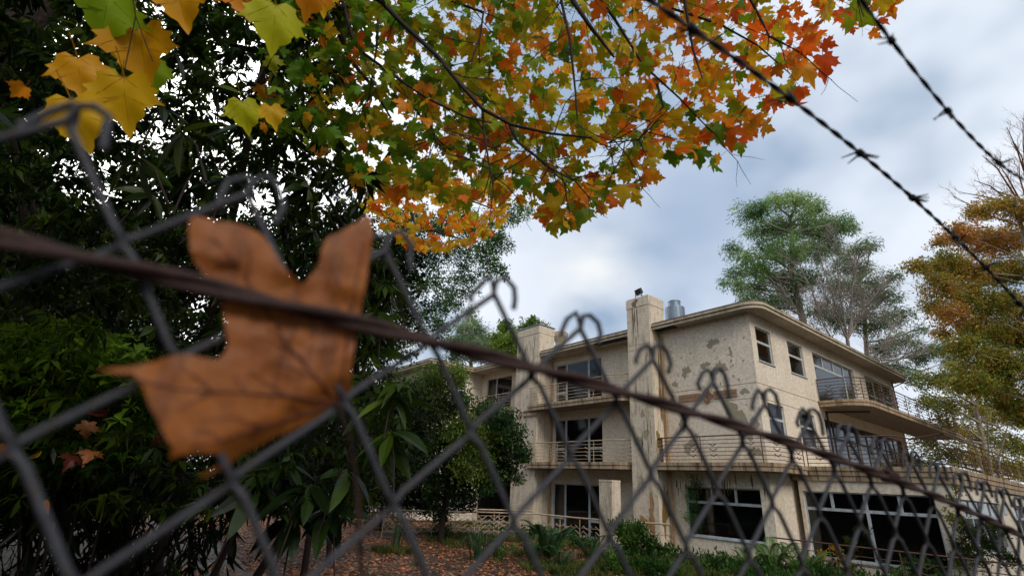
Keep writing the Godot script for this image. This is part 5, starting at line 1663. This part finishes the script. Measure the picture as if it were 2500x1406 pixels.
	for q in [[1165, 1372, 0.85, 34, "strap leaved lily clump on the leaf strewn bank"], [965, 1335, 0.9, 24, "strap leaved lily clump beside the near end of the railing"], [1215, 1368, 0.7, 22, "smaller lily clump right of the leafy bank's big one"], [1020, 1385, 0.35, 16, "little dark tuft among the fallen leaves"]]:
		var w := on_ground(q[0], q[1])
		var o := base("lily_clump", w)
		tag(o, q[4], "plant", "strap leaved clumps on the bank")
		for i: int in int(q[3]):
			var l := put("blade", strap, am, o)
			l.transform = Transform3D(Basis(Vector3.UP, rf(0, TAU)) * Basis(Vector3.RIGHT, rf(-0.5, 0.2)).scaled(Vector3.ONE * float(q[2]) * rf(0.6, 1.15)), Vector3(rf(-0.15, 0.15), 0, rf(-0.15, 0.15)))
	# leafy shrubs before the hotel
	var sm := spray_mesh(12, 0.6, 0.32, -0.1, 14)
	var green := [lin(0.10, 0.18, 0.07), lin(0.22, 0.36, 0.13), lin(0.42, 0.54, 0.22)]
	for q in [
		["shrub with pale edged leaves beside the concrete post", [[1530, 1310, 34, 0.6], [1560, 1300, 28, 0.7], [1510, 1290, 22, 0.7], [1545, 1350, 34, 0.4], [1580, 1330, 22, 0.5], [1520, 1360, 26, 0.3]], 18.0, 0.16],
		["low pale green bush below the tall fern", [[1335, 1340, 22, 0.7], [1355, 1355, 20, 0.6], [1310, 1350, 14, 0.6]], 17.5, 0.13],
		["spreading green shrub at the bottom before the rusty chimney foot", [[1560, 1390, 30, 0.6], [1600, 1395, 30, 0.5], [1500, 1385, 24, 0.6], [1530, 1400, 26, 0.5], [1640, 1400, 26, 0.4]], 14.5, 0.15],
		["dark shrub near the foot of the chimney", [[1600, 1345, 24, 0.1], [1620, 1360, 22, 0.1], [1580, 1365, 20, 0.15]], 19.0, 0.16],
		["lush shrub below the corner window at the vine's foot", [[1770, 1380, 24, 0.5], [1800, 1395, 26, 0.6], [1740, 1395, 26, 0.4], [1830, 1400, 22, 0.7]], 15.5, 0.13],
		["low leafy shrub between the bright ferns and the thorny shoots", [[1950, 1390, 20, 0.6], [1985, 1400, 24, 0.5], [2010, 1405, 20, 0.4]], 15.0, 0.12],
		["weedy shrub under the right part of the big window", [[2230, 1380, 24, 0.6], [2260, 1395, 28, 0.5], [2200, 1400, 24, 0.7], [2290, 1385, 20, 0.4]], 15.5, 0.12],
		["yellowing weed patch on the bank", [[1225, 1350, 12, 1.0], [1215, 1375, 10, 1.0], [1250, 1340, 10, 0.9]], 15.5, 0.10]]:
		var d: float = q[2]
		tree("shrub", q[0], "shrub", d, 0.3, [[q[1][0][0], 1420], [q[1][0][0], q[1][0][1]]], 0.03, q[1], sm, q[3], 2.6, green, M.gloss, M.twig, 0.8, "shrubs before the hotel", 0.3)
	# vine climbing at the corner window and the saplings on the right
	tree("climbing_vine", "feathery green vine climbing over the left of the ground floor window", "vine", 20.5, 0.25, [[1715, 1420], [1710, 1300], [1698, 1180]], 0.03,
		[[1692, 1165, 13, 0.5], [1700, 1185, 16, 0.7], [1690, 1210, 18, 0.9], [1705, 1235, 22, 0.9], [1690, 1260, 18, 0.8], [1715, 1265, 22, 0.6], [1710, 1290, 24, 0.5], [1735, 1310, 20, 0.4], [1720, 1330, 26, 0.4], [1740, 1360, 26, 0.4], [1700, 1370, 22, 0.3], [1765, 1370, 20, 0.3]],
		spray_mesh(14, 0.6, 0.13, 0.2, 15), 0.17, 2.8, [lin(0.12, 0.22, 0.11), lin(0.22, 0.38, 0.18), lin(0.38, 0.52, 0.30)], M.gloss, M.twig, 0.8, "", 0.2)
	for q in [
		["sapling with yellowing leaves before the big shop like window", [[2150, 1235, 14, 0.5], [2155, 1260, 18, 0.6], [2195, 1270, 16, 0.4], [2200, 1300, 22, 0.7], [2190, 1325, 24, 0.8], [2180, 1350, 24, 0.4], [2120, 1300, 20, 0.3], [2105, 1275, 16, 0.9], [2135, 1340, 24, 0.3], [2100, 1370, 26, 0.2], [2080, 1330, 16, 0.3], [2160, 1380, 26, 0.3]], 17.5, [[2160, 1420], [2165, 1330], [2155, 1240]]],
		["tangle of leafy stems at the right end of the ground floor", [[2340, 1200, 12, 0.7], [2330, 1230, 14, 0.6], [2325, 1265, 18, 0.4], [2350, 1290, 22, 0.4], [2385, 1310, 24, 0.2], [2420, 1330, 24, 0.2], [2440, 1300, 20, 0.2], [2360, 1340, 24, 0.5], [2340, 1370, 22, 0.7], [2400, 1370, 26, 0.3], [2460, 1370, 26, 0.2]], 15.0, [[2370, 1430], [2350, 1330], [2335, 1200]]],
		["thin thorny shoots with a few orange leaves under the ramp rail", [[2010, 1360, 12, 1.0], [2040, 1345, 10, 0.9], [2060, 1370, 14, 0.7], [2030, 1390, 16, 0.4], [1990, 1390, 14, 0.4], [2080, 1395, 14, 0.5]], 17.0, [[2040, 1430], [2040, 1370], [2030, 1340]]],
		["single trailing creeper hanging over the window sill", [[1842, 1285, 7, 0.8], [1848, 1270, 6, 0.9], [1838, 1305, 8, 0.6], [1832, 1325, 8, 0.5], [1825, 1350, 8, 0.4]], 19.5, [[1822, 1420], [1830, 1340], [1850, 1268]]]]:
		tree("sapling", q[0], "sapling", q[2], 0.25, q[3], 0.02, q[1], sm, 0.13, 2.2, [lin(0.14, 0.22, 0.08), lin(0.26, 0.36, 0.12), lin(0.50, 0.52, 0.16), lin(0.78, 0.58, 0.14)], M.gloss, M.twig, 0.85, "leafy stems before the ground floor", 0.25)
	# soft weeds that hide the foot of the walls
	var wx := []
	var wc := []
	for i in 900:
		var p := Vector3(rf(-12, 9), G + rf(0.02, 0.25), rf(0.9, 4.5))
		if rng.randf() < 0.35:
			p = Vector3(rf(0.5, 9), G + rf(0.02, 0.3), rf(-1.4, 6))
		wx.append(Transform3D(Basis(Vector3.UP, rf(0, TAU)).scaled(Vector3.ONE * rf(0.12, 0.26)), p))
		wc.append(jit(pick(green, rf(0, 0.8)), 0.25))
	many("undergrowth", sm, M.gloss, wx, wc)

# unseen wood added around the camera, for dark reflections in the panes and shade
func wood_behind() -> void:
	var xf := []
	var cl := []
	var sm := spray_mesh(14, 0.7, 0.4, 0.2, 31)
	for i in 11000:
		var p := Vector3(rf(-46, -10), rf(0.5, 17.0), rf(28, 36))
		if i % 3 == 1:
			p = Vector3(rf(26, 38), rf(0.5, 18.0), rf(-45, 8))
		elif i % 18 == 2:
			p = Vector3(rf(-8, 13), rf(3.0, 12.0), rf(22.5, 31))  # crowns added overhead, out of view, to shade the shrubs at the left
		elif i % 3 == 2:
			p = Vector3(rf(-10, 32), rf(0.5, 13.0), rf(33, 40))
		p.y *= 0.7 + 0.3 * sin(p.x * 0.7 + p.z * 0.45)
		xf.append(Transform3D(Basis(Vector3.UP, rf(0, TAU)).scaled(Vector3.ONE * rf(0.8, 1.4)), p))
		cl.append(jit(lin(0.24, 0.32, 0.13), 0.3))
	var o := many("unseen_wood", sm, M.far, xf, cl)
	tag(o, "unseen evergreen wood on the near side of the fence, added for reflections and shade", "wood")

func rails_and_post() -> void:
	var fr := base("terrace_railing", Vector3(-10.9, G, 6))
	tag(fr, "long beige metal railing with chevron bars in front of the lower terrace", "railing", "terrace railings")
	var pts := PackedVector3Array([Vector3(-11.0, 0.63, 10.0), Vector3(-10.9, 0.62, 5.0), Vector3(-10.45, 0.62, 2.6), Vector3(-10.2, 0.63, 2.4), Vector3(-7.7, 0.64, 2.15), Vector3(-5.6, 0.68, 2.05), Vector3(-3.05, 0.76, 2.0)])
	railing(fr, pts, 1.0, 1.15, 2, M.rail, 2, 0.5, 0.034)
	var rk := base("terrace_railing", Vector3(-12.6, G, 5))
	tag(rk, "second beige railing just behind the long one, ending at the left pier", "railing", "terrace railings")
	railing(rk, PackedVector3Array([Vector3(-13.0, 0.64, 10.0), Vector3(-12.7, 0.64, 2.1), Vector3(-12.4, 0.64, 0.8)]), 1.0, 1.2, 3, M.rail, 2, 0.5, 0.034)
	var ra := base("ramp_railing", Vector3(3, G, 0.4))
	tag(ra, "thin rusty handrail sloping in front of the big ground floor window", "railing")
	railing(ra, PackedVector3Array([Vector3(-0.07, 0.60, 0.32), Vector3(2.14, 0.60, 0.45), Vector3(4.94, 0.6, 0.44), Vector3(7.6, 0.58, 0.3)]), 0.95, 2.0, 3, M.railrust, 1, 0.35, 0.024)
	var p := base("concrete_post", Vector3(-4.9, G, 3.3))
	tag(p, "square concrete post with creeper marks standing before the lower terrace", "post")
	var mb := MB.new()
	mb.abox(Vector3(-5.3, G, 2.95), Vector3(-4.62, 2.16, 3.45))
	put("shaft", mb, M.chimney, p)
	var cp := MB.new()
	cp.abox(Vector3(-5.31, 2.162, 2.94), Vector3(-4.61, 2.24, 3.46))
	put("cap", cp, M.chimney, p)
	for k in 9:
		var m := MB.new()
		var q := Vector3(rf(-5.2, -4.7), rf(0.6, 1.3), 3.455)
		twigs(m, q, Vector3(rf(-0.4, 0.4), 1, 0), 0.55, 0.006, 2, 2, 0.5, 0.0)
		for i in m.v.size():
			m.v[i].z = clampf(m.v[i].z, 3.449, 3.458)
			m.v[i].x = clampf(m.v[i].x, -5.29, -4.63)
			m.v[i].y = minf(m.v[i].y, 2.15)
		put("creeper_stem", m, M.twig, p)

func ground() -> void:
	var mb := MB.new()
	var s := 400.0
	mb.quad(Vector3(-s, G, s), Vector3(s, G, s), Vector3(s, G, -s), Vector3(-s, G, -s))
	struct(put("ground", mb, M.soil))
	var pm := MB.new()
	pm.slab(PackedVector2Array([Vector2(6, 17.4), Vector2(-3.4, 16.3), Vector2(-12, 15.7), Vector2(-24, 15.2), Vector2(-24, 17.0), Vector2(-12, 17.6), Vector2(-3, 19.2), Vector2(6, 20.6)]), G - 0.02, G + 0.006)
	struct(put("path", pm, M.asphalt))
	var tp := MB.new()
	tp.slab(PackedVector2Array([Vector2(-14.4, 0.69), Vector2(-10.5, 0.77), Vector2(-4.3, 0.77), Vector2(-4.3, 0.03), Vector2(-0.1, 0.03), Vector2(-0.1, 0.9), Vector2(-3, 1.9), Vector2(-10.4, 2.3), Vector2(-10.9, 9.9), Vector2(-13, 9.9), Vector2(-14.4, 6)]), G - 0.02, G + 0.03)
	struct(put("terrace", tp, M.asphalt))

func _ready() -> void:
	rng.seed = 20240611
	# camera
	var cam := Camera3D.new()
	cam.name = "camera"
	add_child(cam)
	var ca := CameraAttributesPhysical.new()
	ca.frustum_focal_length = 20.783
	ca.frustum_near = 0.02
	ca.frustum_far = 900.0
	ca.frustum_focus_distance = 7.0
	ca.exposure_aperture = 5.2
	cam.attributes = ca
	cam.transform = Transform3D(Basis(RIGHT, UPV, BACK), CAM)
	cam.fov = 60.0
	cam.near = 0.02
	cam.far = 900.0
	cam.current = true
	# sky
	var env := Environment.new()
	env.background_mode = Environment.BG_SKY
	var sky := Sky.new()
	var pan := PanoramaSkyMaterial.new()
	pan.panorama = sky_picture()
	sky.sky_material = pan
	env.sky = sky
	env.background_energy_multiplier = 0.97
	env.tonemap_mode = Environment.TONE_MAPPER_LINEAR
	env.tonemap_exposure = 1.38
	env.sdfgi_enabled = true
	env.ssao_enabled = true
	env.ssil_enabled = true
	var we := WorldEnvironment.new()
	we.name = "world_environment"
	we.environment = env
	add_child(we)
	# soft daylight through cloud
	var sun := DirectionalLight3D.new()
	sun.name = "sun"
	sun.light_color = Color(1.0, 0.975, 0.94)
	sun.light_energy = 0.5
	sun.light_angular_distance = 25.0
	sun.shadow_enabled = true
	add_child(sun)
	sun.look_at_from_position(Vector3(0.76, 0.60, 0.22), Vector3.ZERO)
	materials()
	ground()
	building()
	floodlight()
	rails_and_post()
	far_trees()
	camellia()
	maple()
	undergrowth()
	wood_behind()
	left_shrubs()
	yellow_branch()
	fence()
	dead_leaf()
